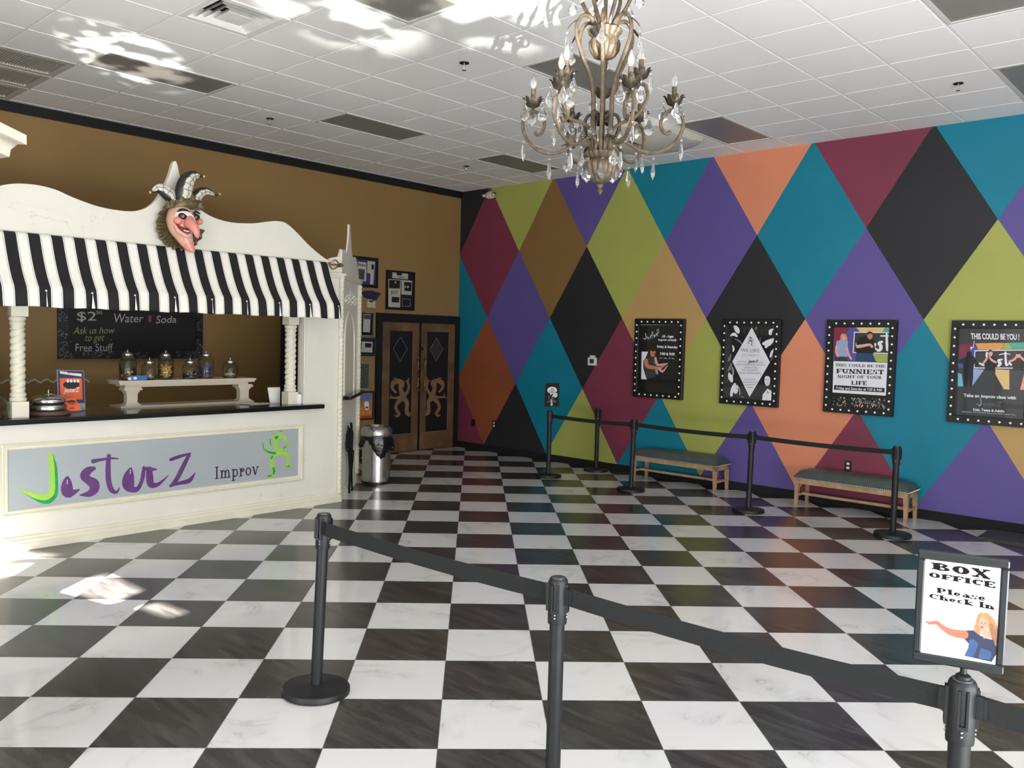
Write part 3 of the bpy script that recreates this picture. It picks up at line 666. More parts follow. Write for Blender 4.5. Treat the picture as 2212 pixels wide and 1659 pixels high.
# chamfered towers
dch = Vector((1, 1, 0)).normalized(); nch = Vector((1, -1, 0)).normalized()
LCH = 1.33
def chbox(mb, a0, a1, d0, d1, z0, z1):
    """a along the chamfer, d outward"""
    o = Vector((XR, YF, 0)); P = [o+dch*a+nch*d for a, d in ((a0, d0), (a1, d0), (a1, d1), (a0, d1))]
    return mb.add([p+Vector((0, 0, z0)) for p in P]+[p+Vector((0, 0, z1)) for p in P], [(0, 1, 2, 3), (7, 6, 5, 4), (4, 5, 1, 0), (5, 6, 2, 1), (6, 7, 3, 2), (7, 4, 0, 3)])
tw = MB(); chbox(tw, 0, LCH, -.08, 0, 0, 2.43)
tz1 = zt(660, 460, .14472)
crown = [(548, 915), (540, 800), (545, 700), (550, 580), (560, 548), (575, 546), (592, 562), (602, 590), (612, 600), (622, 560), (640, 420), (648, 300), (652, 175), (660, 166), (668, 180), (674, 300), (682, 420), (690, 560), (700, 640), (712, 670), (722, 660), (742, 657), (755, 675), (764, 705), (772, 800), (790, 860), (798, 1010)]
cr_m = MB(); cr_m.poly([PC.at(*tz1(x, y)) for x, y in crown], PC.n, .018)
bd = MB(); chbox(bd, -.02, LCH+.02, 0, .03, 2.405, 2.445); chbox(bd, -.02, LCH+.02, 0, .045, 2.43, 2.45)
side = MB().box((-3.23, -1.56, 0), (-3.19, 0, 2.35))
for f, nm in ((lambda m: m, 0), (mirror, 1)):
    f(tw).obj('tower_panel', WHITE, ST); f(cr_m).obj('tower_crown', WHITE, ST); f(bd).obj('cornice', CREAM, ST); f(side).obj('side_wall', WHITE, ST)
# front returns of the crown and its cornice
m_ = MB().poly([(-4.30, YF-.006, 2.43), (-4.14, YF-.006, 2.43), (-4.14, YF-.006, 2.70), (-4.155, YF-.006, 2.71), (-4.18, YF-.006, 2.63), (-4.30, YF-.006, 2.60)], (0, -1, 0), .03); m_.obj('crown_return', WHITE, ST); mirror(m_).obj('crown_return', WHITE, ST)
m_ = MB().box((-4.40, YF-.03, 2.405), (-4.12, YF, 2.43)).box((-4.40, YF-.045, 2.43), (-4.11, YF, 2.45)); m_.obj('cornice', CREAM, ST); mirror(m_).obj('cornice', CREAM, ST)
# pediment with the wavy skyline
top = [(-7.84, 2.60), (-7.72, 2.66), (-7.60, 2.75), (-7.45, 2.86), (-7.30, 2.925), (-7.13, 2.945), (-6.98, 2.93), (-6.84, 2.885), (-6.66, 2.84), (-6.50, 2.825), (-6.36, 2.83), (-6.25, 2.865), (-6.16, 2.935), (-6.08, 3.06), (-6.02, 3.20), (-5.985, 3.315), (-5.955, 3.315), (-5.93, 3.22), (-5.89, 3.10), (-5.83, 2.99), (-5.74, 2.93), (-5.60, 2.87), (-5.42, 2.845), (-5.2, 2.86), (-5.04, 2.895), (-4.92, 2.915), (-4.82, 2.905), (-4.70, 2.83), (-4.56, 2.72), (-4.40, 2.62), (-4.28, 2.57), (-4.14, 2.56)]
top = cr(top, 4)
m_ = MB().poly([(x, YF, z) for x, z in top]+[(-4.14, YF, 2.43), (-4.575, YF, 2.43), (-4.575, YF, 2.03), (-7.40, YF, 2.03), (-7.40, YF, 2.43), (-7.84, YF, 2.43)], (0, -1, 0), .05)
m_.obj('pediment', WHITE, ST)
# plinth mouldings
m_ = MB()
for z0, z1, e in ((0, .055, .035), (.055, .085, .026), (.085, .11, .014)):
    m_.box((XL-.01, YF-e, z0), (XR+e*.4, YF, z1)); chbox(m_, -.002, LCH, 0, e, z0, z1)
m_.obj('plinth', CREAM, ST)
# counter
cb = MB().box((-7.38, -2.5, 1.025), (-4.60, -1.70, 1.07)).box((-7.62, -2.575, 1.025), (-4.38, -2.5, 1.07)); ct = cb.obj('countertop', GRANITE, ST)
bv = ct.modifiers.new('b', 'BEVEL'); bv.width = .008; bv.segments = 2
MB().box((-7.38, -1.76, 0), (-4.60, -1.72, 1.025)).obj('inner_panel', WHITE, ST)
# sign panel and moulding
m_ = MB(); x0, x1, z0, z1 = -7.385, -4.60, .285, .87; w = .052
def moulding(mb, x0, x1, z0, z1, y, prof):
    """mitred picture-frame moulding; prof [(inset, outward)]"""
    P = []
    for i_, d_ in prof: P.append([(x0+i_, y-d_, z0+i_), (x1-i_, y-d_, z0+i_), (x1-i_, y-d_, z1-i_), (x0+i_, y-d_, z1-i_)])
    vs_ = [p for q in P for p in q]; n_ = len(P)
    mb.add(vs_, [(i*4+k, i*4+(k+1) % 4, (i+1)*4+(k+1) % 4, (i+1)*4+k) for i in range(n_-1) for k in range(4)])
moulding(m_, x0, x1, z0, z1, YF, [(0, 0), (0, .018), (.012, .026), (.02, .014), (.03, .022), (.042, .02), (.052, .003), (.052, 0)])
m_.obj('sign_moulding', CREAM, ST)
MB().box((x0+.045, YF-.004, z0+.045), (x1-.045, YF, z1-.045)).obj('sign_board', M('sign_blue_grey', (158, 165, 168), .5, var=.03, scale=2), ST)
PS = Plane((0, YF-.004, 0), (0, -1, 0))
GRN = M('sign_lime', (148, 198, 72), .5, var=.08, scale=20); DGR = M('sign_green', (22, 140, 72), .5, var=.2, scale=20); PUR = M('sign_purple', (92, 50, 108), .5, var=.2, scale=12); PLV = M('sign_lilac', (176, 150, 190), .5); INK = M('sign_ink', (48, 32, 62), .5)
T7 = zt(0, 920, .19892)
d = Draw(PS, T7, .0012)
d.brush([(560, 330, 24), (590, 450, 30), (600, 600, 30), (602, 720, 28), (580, 770, 30), (520, 812, 34), (440, 806, 28), (340, 762, 16), (250, 715, 8), (178, 668, 2)], DGR)
d.brush([(546, 318, 26), (564, 450, 28), (568, 600, 30), (568, 690, 30), (545, 745, 32), (480, 775, 34), (400, 765, 28), (300, 730, 18), (225, 695, 9), (182, 672, 3)], GRN)
d.obj('logo_letter', ST)
L_ = [[(732, 568, 22), (728, 630, 56), (732, 712, 66), (790, 722, 34), (858, 692, 8)],
      [(1022, 462, 20), (965, 482, 40), (918, 540, 50), (962, 590, 46), (1020, 630, 58), (1022, 690, 50), (968, 738, 34), (868, 752, 6)],
      [(1182, 325, 22), (1174, 450, 28), (1180, 600, 30), (1210, 692, 28), (1262, 722, 16), (1298, 672, 5)], [(1012, 385, 24), (1090, 368, 16), (1210, 353, 12), (1288, 356, 5)],
      [(1418, 470, 18), (1400, 545, 56), (1392, 630, 66), (1420, 680, 42), (1485, 690, 26), (1532, 620, 20), (1556, 520, 22), (1562, 450, 14)],
      [(1562, 462, 16), (1620, 470, 24), (1695, 472, 10)], [(1622, 470, 30), (1625, 560, 40), (1640, 636, 36), (1705, 640, 22), (1772, 592, 12), (1832, 532, 3)],
      [(1856, 366, 18), (1950, 332, 18), (2068, 298, 9)], [(2050, 318, 20), (1985, 450, 24), (1915, 585, 24), (1856, 652, 16)], [(1850, 650, 14), (1950, 622, 18), (2058, 592, 24), (2120, 508, 3)]]
for i, g_ in enumerate(([0], [1], [2, 3], [4], [5, 6], [7, 8, 9])):
    d = Draw(PS, T7, .0012)
    for k in g_: d.brush(L_[k], PUR)
    if i == 0: d.line([(731, 592), (731, 628)], 7, PLV)
    if i == 3: d.line([(1415, 478), (1415, 518)], 7, PLV)
    d.obj('logo_letter', ST)
T8 = zt(430, 900, .11302)
d = Draw(PS, T8, .0012); d.text('Improv', [(290, 962), (1140, 868), (1140, 1105), (290, 1197)], INK, slab=True, fat=.15, thin=.085); d.obj('sign_lettering', ST)
jf = [[(1480, 430, 42), (1474, 520, 42), (1480, 600, 36), (1512, 660, 46), (1560, 650, 34)], [(1200, 460, 6), (1235, 520, 17), (1240, 592, 22), (1290, 662, 28), (1375, 695, 32), (1450, 690, 36), (1540, 670, 36)],
      [(1485, 395, 42), (1410, 402, 26), (1370, 440, 17), (1370, 500, 13), (1385, 560, 14)], [(1485, 385, 38), (1497, 330, 25), (1540, 290, 18), (1612, 268, 10)], [(1505, 390, 42), (1580, 372, 34), (1632, 400, 32), (1642, 450, 26), (1600, 500, 16)],
      [(1555, 650, 34), (1620, 602, 22), (1672, 550, 17), (1712, 515, 15), (1762, 510, 5)], [(1705, 520, 13), (1700, 468, 4)],
      [(1520, 700, 40), (1620, 702, 36), (1688, 720, 36), (1698, 800, 30), (1688, 880, 27), (1690, 940, 30), (1752, 940, 24), (1780, 872, 5)], [(1470, 690, 44), (1395, 790, 36), (1385, 880, 42), (1415, 970, 32), (1432, 1050, 34), (1400, 1120, 34), (1342, 1145, 26), (1310, 1110, 8)]]
d = Draw(PS, T8, .0012)
for s_ in jf: d.brush(s_, GRN)
for s_ in ([(1222, 510, 5), (1232, 590, 8), (1290, 655, 10), (1370, 690, 22), (1450, 700, 22)], [(1475, 400, 32), (1500, 380, 22)], [(1400, 760, 18), (1380, 810, 10)], [(1420, 985, 18), (1436, 1040, 22), (1420, 1090, 14)], [(1332, 1140, 14), (1380, 1128, 12)], [(1612, 612, 10), (1665, 562, 8)], [(1368, 430, 6), (1362, 500, 8), (1382, 550, 5)], [(1540, 285, 7), (1600, 270, 5)], [(1700, 945, 14), (1740, 950, 8)]): d.brush(s_, DGR)
d.obj('jester_logo', ST)
# spiral columns on the counter
def spiral_column(x, y, z0, z1, r, wb):
    t = []
    m_ = MB()
    def sqb(za, zb):
        h = wb/2; c = .012; m_.box((x-h, y-h, za), (x+h, y+h, zb))
    sqb(z0, z0+.13); sqb(z1-.16, z1)
    m_.lathe([(r*1.0, z0+.13), (r*1.18, z0+.14), (r*1.18, z0+.155), (r*.98, z0+.165), (r*1.12, z0+.18), (r*1.12, z0+.195), (r*.92, z0+.205), (r*.95, z0+.235)], (x, y, 0), 24)
    m_.lathe([(r*.95, z1-.265), (r*.92, z1-.235), (r*1.1, z1-.225), (r*1.1, z1-.21), (r*.95, z1-.2), (r*1.18, z1-.185), (r*1.18, z1-.17), (r, z1-.16)], (x, y, 0), 24)
    za, zb = z0+.23, z1-.255; N = 120; K = 28; vs_ = []
    for i in range(N+1):
        z = za+(zb-za)*i/N
        for k in range(K):
            a = 2*PI*k/K; ph = 2*a-2*PI*(z-za)/.056
            rr = r*(.86+.20*abs(math.cos(ph/2))); vs_.append((x+rr*math.cos(a), y+rr*math.sin(a), z))
    m_.add(vs_, [(i*K+k, i*K+(k+1) % K, (i+1)*K+(k+1) % K, (i+1)*K+k) for i in range(N) for k in range(K)])
    return m_.obj('spiral_column', CREAM, ST, smooth=50)
spiral_column(-7.225, -2.39, 1.07, 2.05, .054, .125)
spiral_column(-4.69, -2.40, 1.07, 2.05, .054, .12)
# rope mouldings on the corners
def rope(x, y, z0, z1, r):
    K, st = 18, .005; N = int((z1-z0)/st); vs_ = []
    for i in range(N+1):
        z = z0+(z1-z0)*i/N
        for k in range(K):
            a = 2*PI*k/K; ph = 3*a-2*PI*(z/.048)
            rr = r*(.80+.26*abs(math.cos(ph/2))); vs_.append((x+rr*math.cos(a), y+rr*math.sin(a), z))
    m_ = MB().add(vs_, [(i*K+k, i*K+(k+1) % K, (i+1)*K+(k+1) % K, (i+1)*K+k) for i in range(N) for k in range(K)])
    for zz, s_ in ((z1, 1), (z0, -1)): m_.lathe([(r*1.1, 0), (r*1.25, .012), (r*1.1, .024), (r*.9, .03)], (x, y, zz-.015), 14)
    return m_.obj('rope_moulding', CREAM, ST, smooth=50)
rope(-4.145, -2.512, .11, 2.39, .027); rope(-3.215, -1.60, .11, 2.39, .027)
rope(MX(-4.145), -2.512, .11, 2.39, .027); rope(MX(-3.215), -1.60, .11, 2.39, .027)
# arched niche, ledge and cast ornament on the right tower
T2b = zt(720, 640, .1809)
def arcp(pts): return [PC.at(*T2b(x, y)) for x, y in pts]
outl = cr([(122, 1185), (124, 900), (128, 640), (132, 450), (142, 340), (160, 250), (188, 182), (214, 230), (234, 330), (244, 430), (244, 700), (238, 1150)], 4)
MB().tube(arcp(outl), .016, 8).obj('niche_moulding', CREAM, ST, smooth=True)
inn = [(136, 1180), (146, 450), (188, 205), (232, 450), (226, 1150)]
MB().poly([PC.at(*T2b(x, y), .002) for x, y in cr(inn, 5)], PC.n).obj('niche_panel', CREAM, ST)
a0 = (PC.at(742, 853)-Vector((XR, YF, 0))).dot(dch); a1 = (PC.at(773, 845)-Vector((XR, YF, 0))).dot(dch)
m_ = MB(); chbox(m_, .2, LCH-.08, 0, .09, 1.085, 1.125); m_.obj('ledge', GRANITE, ST)
m_ = MB(); rnd = random.Random(3)
for (x, y, r) in [(675, 1130, 6), (668, 1160, 10), (676, 1190, 9), (650, 1215, 12), (695, 1215, 12), (672, 1235, 16), (630, 1240, 12), (715, 1245, 12), (605, 1265, 12), (740, 1265, 12), (650, 1270, 16), (700, 1275, 16), (585, 1290, 13), (755, 1290, 12), (620, 1300, 16), (672, 1300, 16), (725, 1305, 16), (575, 1315, 10), (600, 1325, 12), (650, 1335, 14), (700, 1340, 14), (745, 1335, 12), (625, 1350, 9), (680, 1362, 10), (725, 1365, 9)]:
    c = PC.at(*tz1(x, y), .008); rr = r*.00105
    m_.ball(c, rr*.9, 8, sc=(1.0, 1.0, .8)); m_.tube([c, c+Vector((rnd.uniform(-.02, .02), rnd.uniform(-.02, .02), rnd.uniform(-.03, .03)))], [rr*.5, rr*.2], 6)
m_.obj('cast_ornament', CREAM, ST, smooth=True)
# ------------------------------------------------------------------ awning
AB = M('awning_black', (22, 22, 24), .75, var=.15, scale=40, bump=.1); AW = M('awning_white', (236, 233, 224), .7, var=.03, scale=40, bump=.1); AG = M('awning_grey_line', (96, 94, 92), .7)
aw = thing('striped_awning', 'black and white striped fabric awning over the concession counter', 'awning', (-5.98, YF, 2.5))
prof = [(-2.515, 2.555), (-2.56, 2.54), (-2.60, 2.45), (-2.655, 2.33), (-2.725, 2.21), (-2.80, 2.118), (-2.812, 2.06), (-2.82, 1.965)]
prof = cr(prof[:6], 3)+cr(prof[5:], 3)[1:]
P0x, PIT = -7.37, .17175
segs = []; k = -2
while P0x+k*PIT < -4.36:
    xb = P0x+k*PIT; w = PIT/2; segs.append((xb, xb+w, 0)); x = xb+w
    e, l = .007, .0028
    segs += [(x, x+e, 1), (x+e, x+e+l, 2), (x+e+l, x+w-e-l, 1), (x+w-e-l, x+w-e, 2), (x+w-e, x+w, 1)]; k += 1
segs = [s_ for s_ in segs if s_[0] >= -7.63 and s_[1] < -4.345]
XA0, XA1 = segs[0][0], segs[-1][1]
m_ = MB(); nb = len(prof)
def sway(x, i):
    t = max(0, i-(nb-7))/6
    return (.010*math.sin(x*9.2)+.006*math.sin(x*31))*t, .004*math.sin(x*15)*(1 if i == nb-1 else 0)
for x0_, x1_, mi in segs:
    for i in range(nb-1):
        q = []
        for xx, ii in ((x0_, i), (x1_, i), (x1_, i+1), (x0_, i+1)):
            s1, s2 = sway(xx, ii); q.append((xx, prof[ii][0]-s1, prof[ii][1]-s2))
        m_.add([q[3], q[2], q[1], q[0]], [(0, 1, 2, 3)], mi)
canopy = m_.obj('canopy', [AB, AW, AG], aw, smooth=True)
bm = bmesh.new(); bm.from_mesh(canopy.data); bmesh.ops.remove_doubles(bm, verts=bm.verts, dist=1e-5); bm.to_mesh(canopy.data); bm.free()
sdm = canopy.modifiers.new('s', 'SOLIDIFY'); sdm.thickness = .002
for k, x in enumerate([-7.145+i*.3435 for i in range(-1, 8)]+[-4.452]):
    if x > XA1 or x < XA0: continue
    kk = round((x-P0x-PIT/4)/PIT); x = P0x+kk*PIT+PIT/4
    w = (.024, .008, .022, .016, .018, .006, .008, .018, .022, .016)[k % 10]
    MB().poly([(x, -2.838, 2.088), (x-w*.5, -2.850, 1.968), (x+w*.7, -2.850, 1.968)], (0, -1, 0), .002).obj('pleat_lining', AW, aw)
    MB().ball((x, -2.832, 2.092), .010, 10, sc=(1, .5, 1)).obj('stud', CHROME, aw, smooth=True)
MB().tube([(XA0-.02, -2.53, 2.528), (XA1+.03, -2.53, 2.528)], .009, 12).obj('rod', BLACKM, aw, smooth=True)
def finial(x, sgn):
    m_ = MB(); m_.ball((x, -2.545, 2.535), .02, 12); m_.tube([(x, -2.545, 2.535), (x+sgn*.16, -2.545, 2.535)], .006, 8)
    for a in range(4):
        ca, sa = math.cos(a*PI/2+.4), math.sin(a*PI/2+.4)
        m_.tube(cr([(x+sgn*u, -2.545+ca*v, 2.535+sa*v) for u, v in ((.01, .01), (.03, .035), (.06, .052), (.09, .035), (.12, .015), (.145, .02), (.15, .01))], 3), .0055, 6)
    m_.ball((x+sgn*.165, -2.545, 2.535), .014, 10)
    m_.obj('finial', BRASS, aw, smooth=True)
finial(XA1+.03, 1); finial(XA0-.02, -1)
# ------------------------------------------------------------------ jester mask hanging on the pediment
mk = thing('jester_mask', 'carved jester mask with hooked pink nose, three-horned hat and pleated collar', 'mask', (-5.85, YF, 2.75))
TM = zt(300, 330, .1386)
def MP(x, y, d_): return Plane((0, YF-d_, 0), (0, -1, 0)).at(*TM(x, y))
K_ = .1386/236
HB = M('mask_black', (34, 33, 32), .35, var=.2, scale=30); HG = M('mask_antique_gold', (104, 94, 66), .42, .3, var=.4, scale=40, bump=.3); PINK = M('mask_pink', (222, 168, 148), .3, var=.06, scale=20); PNK2 = M('mask_rose', (220, 140, 128), .3, var=.06, scale=20)
MWH = M('mask_white', (212, 208, 198), .35, var=.1, scale=30); RED = M('mask_mouth_red', (120, 30, 32), .35); BELL = M('mask_bell', (190, 170, 120), .3, .8)
# collar: pleated fan
m_ = MB(); n_ = 72; vs_ = []
for i in range(n_+1):
    a = math.radians(112+236*i/n_) ; w = .022*math.sin(i*PI/3)
    for j, rr in enumerate((60, 180, 300, 345)):
        c = (650, 1130); ex = 1.0 if j < 3 else 1.02+.035*math.cos(i*PI/3)
        p = MP(c[0]+rr*ex*1.06*math.cos(a), c[1]-rr*ex*1.10*math.sin(a), .03+.015*j+w*(j/2)); vs_.append(p)
m_.add(vs_, [(i*4+j, i*4+j+1, (i+1)*4+j+1, (i+1)*4+j) for i in range(n_) for j in range(3)])
co = m_.obj('collar', HG, mk, smooth=60); sd_ = co.modifiers.new('s', 'SOLIDIFY'); sd_.thickness = .006
# head and chin as one tapering crescent
def sweep(pts, n=16, mat=0, per=6): 
    q = cr(pts, per); return MB().tube([MP(x, y, d_) for x, y, d_, r in q], [r*K_ for x, y, d_, r in q], n, mat, ref=(0, -1, 0))
h = sweep([(700, 880, .10, 60), (680, 960, .12, 190), (640, 1060, .125, 200), (640, 1160, .13, 170), (690, 1270, .14, 140), (740, 1380, .16, 105), (790, 1470, .18, 70), (835, 1530, .20, 40), (850, 1555, .205, 14)], 24)
h.obj('face', PINK, mk, smooth=True)
sweep([(770, 1430, .172, 91), (800, 1485, .187, 66), (838, 1533, .203, 42), (852, 1560, .207, 12)], 20).obj('chin_tip', PNK2, mk, smooth=True)
sweep([(800, 960, .20, 30), (790, 1040, .25, 62), (800, 1100, .29, 80), (850, 1150, .33, 72), (890, 1220, .35, 55), (908, 1290, .355, 38), (912, 1330, .355, 14)], 16).obj('nose', PNK2, mk, smooth=True)
for (x, y, d_, r) in ((612, 1062, .215, 66), (945, 1072, .17, 54)): MB().ball(MP(x, y, d_), r*K_, 16, sc=(1, 1, .95)).obj('cheek', PNK2, mk, smooth=True)
sweep([(570, 1090, .215, 12), (640, 1160, .245, 20), (720, 1210, .262, 34), (790, 1215, .275, 34)], 10).obj('mouth', RED, mk, smooth=True)
sweep([(560, 1110, .21, 18), (610, 1210, .225, 30), (690, 1270, .245, 34), (760, 1300, .262, 30), (810, 1270, .27, 20)], 10).obj('lower_lip', PINK, mk, smooth=True)
sweep([(700, 1205, .272, 8), (745, 1222, .282, 12), (785, 1225, .288, 9)], 8).obj('teeth', MWH, mk, smooth=True)
# white eye band and eyes
m_ = sweep([(570, 1030, .185, 26), (600, 960, .205, 40), (680, 930, .225, 42), (760, 960, .235, 50), (820, 1010, .24, 44), (880, 1080, .235, 12)], 12); m_.obj('eye_band', MWH, mk, smooth=True)
for (x, y, d_, r) in ((685, 985, .232, 62), (890, 1000, .20, 55)):
    e_ = MB().ball(MP(x, y, d_), r*K_, 14, sc=(1.15, .7, .9)).obj('eye', HB, mk, smooth=True)
    MB().ball(MP(x+2, y+5, d_+.03), r*.42*K_, 10).obj('iris', M('mask_iris', (150, 110, 90), .2), e_, smooth=True, origin=e_['_o'])
for pts in ([(590, 930, .21, 12), (660, 890, .24, 20), (740, 900, .245, 20), (800, 940, .245, 14)], [(850, 950, .235, 12), (890, 920, .22, 20), (950, 950, .19, 12)]): sweep(pts, 8).obj('eyebrow', HB, mk, smooth=True)
# hat band with leaf points
m_ = sweep([(490, 900, .06, 60), (560, 840, .12, 85), (680, 800, .15, 95), (800, 790, .15, 92), (900, 820, .12, 78), (960, 860, .07, 45)], 14)
for (x, y, x2, y2) in ((470, 840, 440, 740), (530, 820, 510, 720), (680, 800, 670, 640), (830, 790, 845, 640), (960, 840, 985, 740), (960, 860, 1020, 820)):
    m_.tube([MP(x, y, .17), MP((x+x2)/2, (y+y2)/2, .19), MP(x2, y2, .18)], [60*K_, 46*K_, 5*K_], 8, flat=.5, ref=(0, -1, 0))
m_.obj('hat_band', HG, mk, smooth=60)
def horn(pts, tip):
    q = cr(pts, 7); N = len(q)
    def mi(i, k):
        if k in (0, 4, 7): return 2 if k == 0 else 0
        if k in (1, 2, 5, 6): return 1 if (k in (1, 6)) else 0
        return 0
    m_ = MB().tube([MP(x, y, d_) for x, y, d_, r in q], [r*K_ for x, y, d_, r in q], 16, 0, flat=.7, ref=(0, -1, 0), mis=lambda i, k: 1 if (k in (0, 1, 2, 15)) and 2 < i < N-6 else 0)
    # raised lattice over the white panel
    for s_ in (-.6, 1.1):
        for (sgn) in (1,):
            P = []
            for i in range(2, N-4):
                x, y, d_, r = q[i]; a = (s_*22-10+ (5*math.sin(i*.9)))*PI/180
                t = (Vector(MP(*q[min(i+1, N-1)][:3]))-Vector(MP(*q[i-1][:3]))).normalized(); up = Vector((0, -1, 0)); nn = (up-t*up.dot(t)).normalized(); bn = t.cross(nn)
                P.append(Vector(MP(x, y, d_))+r*K_*1.02*(math.cos(a)*nn*.7+math.sin(a)*bn))
            m_.tube(P, .0028, 5, 2)
    for i in range(5, N-7, 6):
        x, y, d_, r = q[i]; t = (Vector(MP(*q[i+1][:3]))-Vector(MP(*q[i-1][:3]))).normalized(); up = Vector((0, -1, 0)); nn = (up-t*up.dot(t)).normalized(); bn = t.cross(nn)
        m_.tube([Vector(MP(x, y, d_))+r*K_*1.03*(math.cos(a)*nn*.7+math.sin(a)*bn) for a in [math.radians(v) for v in (-34, -12, 12, 34, 56)]], .0026, 5, 2)
    hn = m_.obj('hat_horn', [HB, MWH, HG], mk, smooth=True)
    MB().ball(MP(*tip), 26*K_, 12).obj('bell', BELL, hn, smooth=True, origin=hn['_o'])
horn([(660, 800, .12, 105), (690, 650, .15, 125), (715, 520, .16, 125), (765, 420, .17, 112), (840, 360, .17, 80), (920, 350, .17, 46), (985, 372, .17, 14)], (1015, 372, .17))
horn([(560, 780, .10, 90), (490, 680, .11, 105), (390, 590, .11, 96), (300, 560, .11, 70), (225, 590, .11, 34), (195, 620, .11, 10)], (178, 615, .11))
horn([(880, 760, .10, 80), (905, 670, .11, 88), (980, 610, .11, 72), (1070, 600, .11, 54), (1150, 635, .10, 32), (1225, 660, .10, 10)], (1262, 645, .10))
MB().cbox((-5.87, YF-.02, 2.75), (.12, .05, .2)).obj('back_mount', BLACKM, mk)
# ------------------------------------------------------------------ things on and behind the counter
ZCNT = 1.07
sh = thing('display_shelf', 'low cream shelf with squat moulded posts standing on the counter', 'shelf', (-5.56, -1.89, ZCNT))
SHM = M('shelf_paint', (196, 186, 166), .5, var=.04)
def slab(mb, x0, x1, y0, y1, z0, z1, e=.012): mb.box((x0+e, y0+e, z0), (x1-e, y1-e, (z0+z1)/2)).box((x0, y0, (z0+z1)/2), (x1, y1, z1))
m_ = MB(); slab(m_, -6.27, -4.86, -2.03, -1.74, 1.285, 1.325); m_.obj('shelf_top', SHM, sh)
MB().box((-6.20, -1.99, 1.262), (-4.93, -1.78, 1.285)).obj('apron', SHM, sh)
MB().box((-6.25, -2.02, ZCNT), (-4.88, -1.76, ZCNT+.018)).obj('shelf_base', SHM, sh)
for x in (-6.13, -4.97):
    m_ = MB()
    for z0_, z1_, w in ((1.088, 1.10, .075), (1.10, 1.112, .06), (1.112, 1.20, .05), (1.20, 1.215, .056), (1.215, 1.232, .066), (1.232, 1.25, .085), (1.25, 1.262, .078)): m_.box((x-w, -1.95-w*.7, z0_), (x+w, -1.95+w*.7, z1_))
    m_.obj('post', SHM, sh)
JG = M('jar_glass', (240, 244, 243), .02, trans=1, ior=1.3, var=0)
def jar(x, y, h, r, lab, fill):
    t = thing('glass_jar', lab, 'jar', (x, y, 1.325), 'candy jars on the counter shelf'); z = 1.325
    b = h-.045
    MB().lathe([(0, .0), (r*.95, .0), (r, .01), (r, b*.82), (r*.8, b*.93), (r*.55, b), (r*.53, b), (r*.78, b*.92), (r*.965, b*.81), (r*.965, .014), (0, .010)], (x, y, z), 24).obj('jar_body', JG, t, smooth=50)
    l = MB().lathe([(r*.62, b-.004), (r*.66, b), (r*.66, b+.02), (r*.5, b+.03), (.012, b+.034), (.006, b+.04), (.006, b+.05), (.010, b+.055), (.004, b+.063)], (x, y, z), 24).obj('lid', STEEL, t, smooth=40)
    rn = random.Random(int(x*-100)); m_ = MB(); mats = []
    for i, (cn, cc, n_, zt_) in enumerate(fill):
        mats.append(M('sweet_'+cn, cc, .5, var=.1))
        for q in range(n_):
            a = rn.uniform(0, 2*PI); rr = math.sqrt(rn.random())*r*.72; s_ = rn.uniform(.010, .018)
            m_.ball((x+rr*math.cos(a), y+rr*math.sin(a), z+.014+s_+rn.random()*zt_), s_, 6, i, sc=(1, .7, .9))
    if fill: o = m_.obj('sweets', mats, t); o['kind'] = 'stuff'
Y_ = -1.87
jar(-6.125, Y_, .27, .078, 'tall lidded glass jar with a few yellow and red sweets, leftmost on the shelf', [('yellow', (190, 160, 40), 5, .05), ('red', (150, 30, 40), 4, .01)])
jar(-5.925, Y_-.02, .195, .074, 'short glass jar behind the blue sweet packet, second from the left', [('pale', (200, 190, 170), 5, .005)])
jar(-5.755, Y_, .265, .074, 'tall glass jar holding orange and yellow packets', [('orange', (220, 130, 40), 26, .11), ('lemon', (225, 190, 60), 26, .09)])
jar(-5.515, Y_-.02, .195, .074, 'short glass jar with dark wrapped sweets on the shelf centre', [('dark', (50, 30, 40), 22, .04), ('silver', (180, 178, 180), 8, .05)])
jar(-5.325, Y_+.02, .265, .076, 'tall glass jar with purple and blue sweets', [('purple', (90, 60, 130), 34, .10), ('blue', (60, 80, 130), 12, .12)])
jar(-5.07, Y_, .195, .074, 'short empty-looking glass jar at the right end of the shelf', [('clear', (190, 185, 180), 6, .01)])
o = thing('sweet_packet', 'small blue box of mint sweets lying on the left end of the shelf', 'packet', (-6.08, -1.99, 1.325))
MB().box((-6.16, -2.005, 1.325), (-6.00, -1.985, 1.37)).obj('box', M('packet_blue', (62, 110, 170), .4), o)
d = Draw(Plane((0, -2.005, 0), (0, -1, 0)), lambda x, y: (x, y), .001); d.text('mentos', [(272, 813), (297, 811), (297, 818), (272, 820)], M('packet_ink', (225, 232, 240), .5), bold=.02) if False else d.ell(280, 818, 4, 3, M('packet_ink', (225, 232, 240), .5)).ell(292, 817, 4, 3, M('packet_ink', (225, 232, 240), .5)); d.obj('packet_print', o)
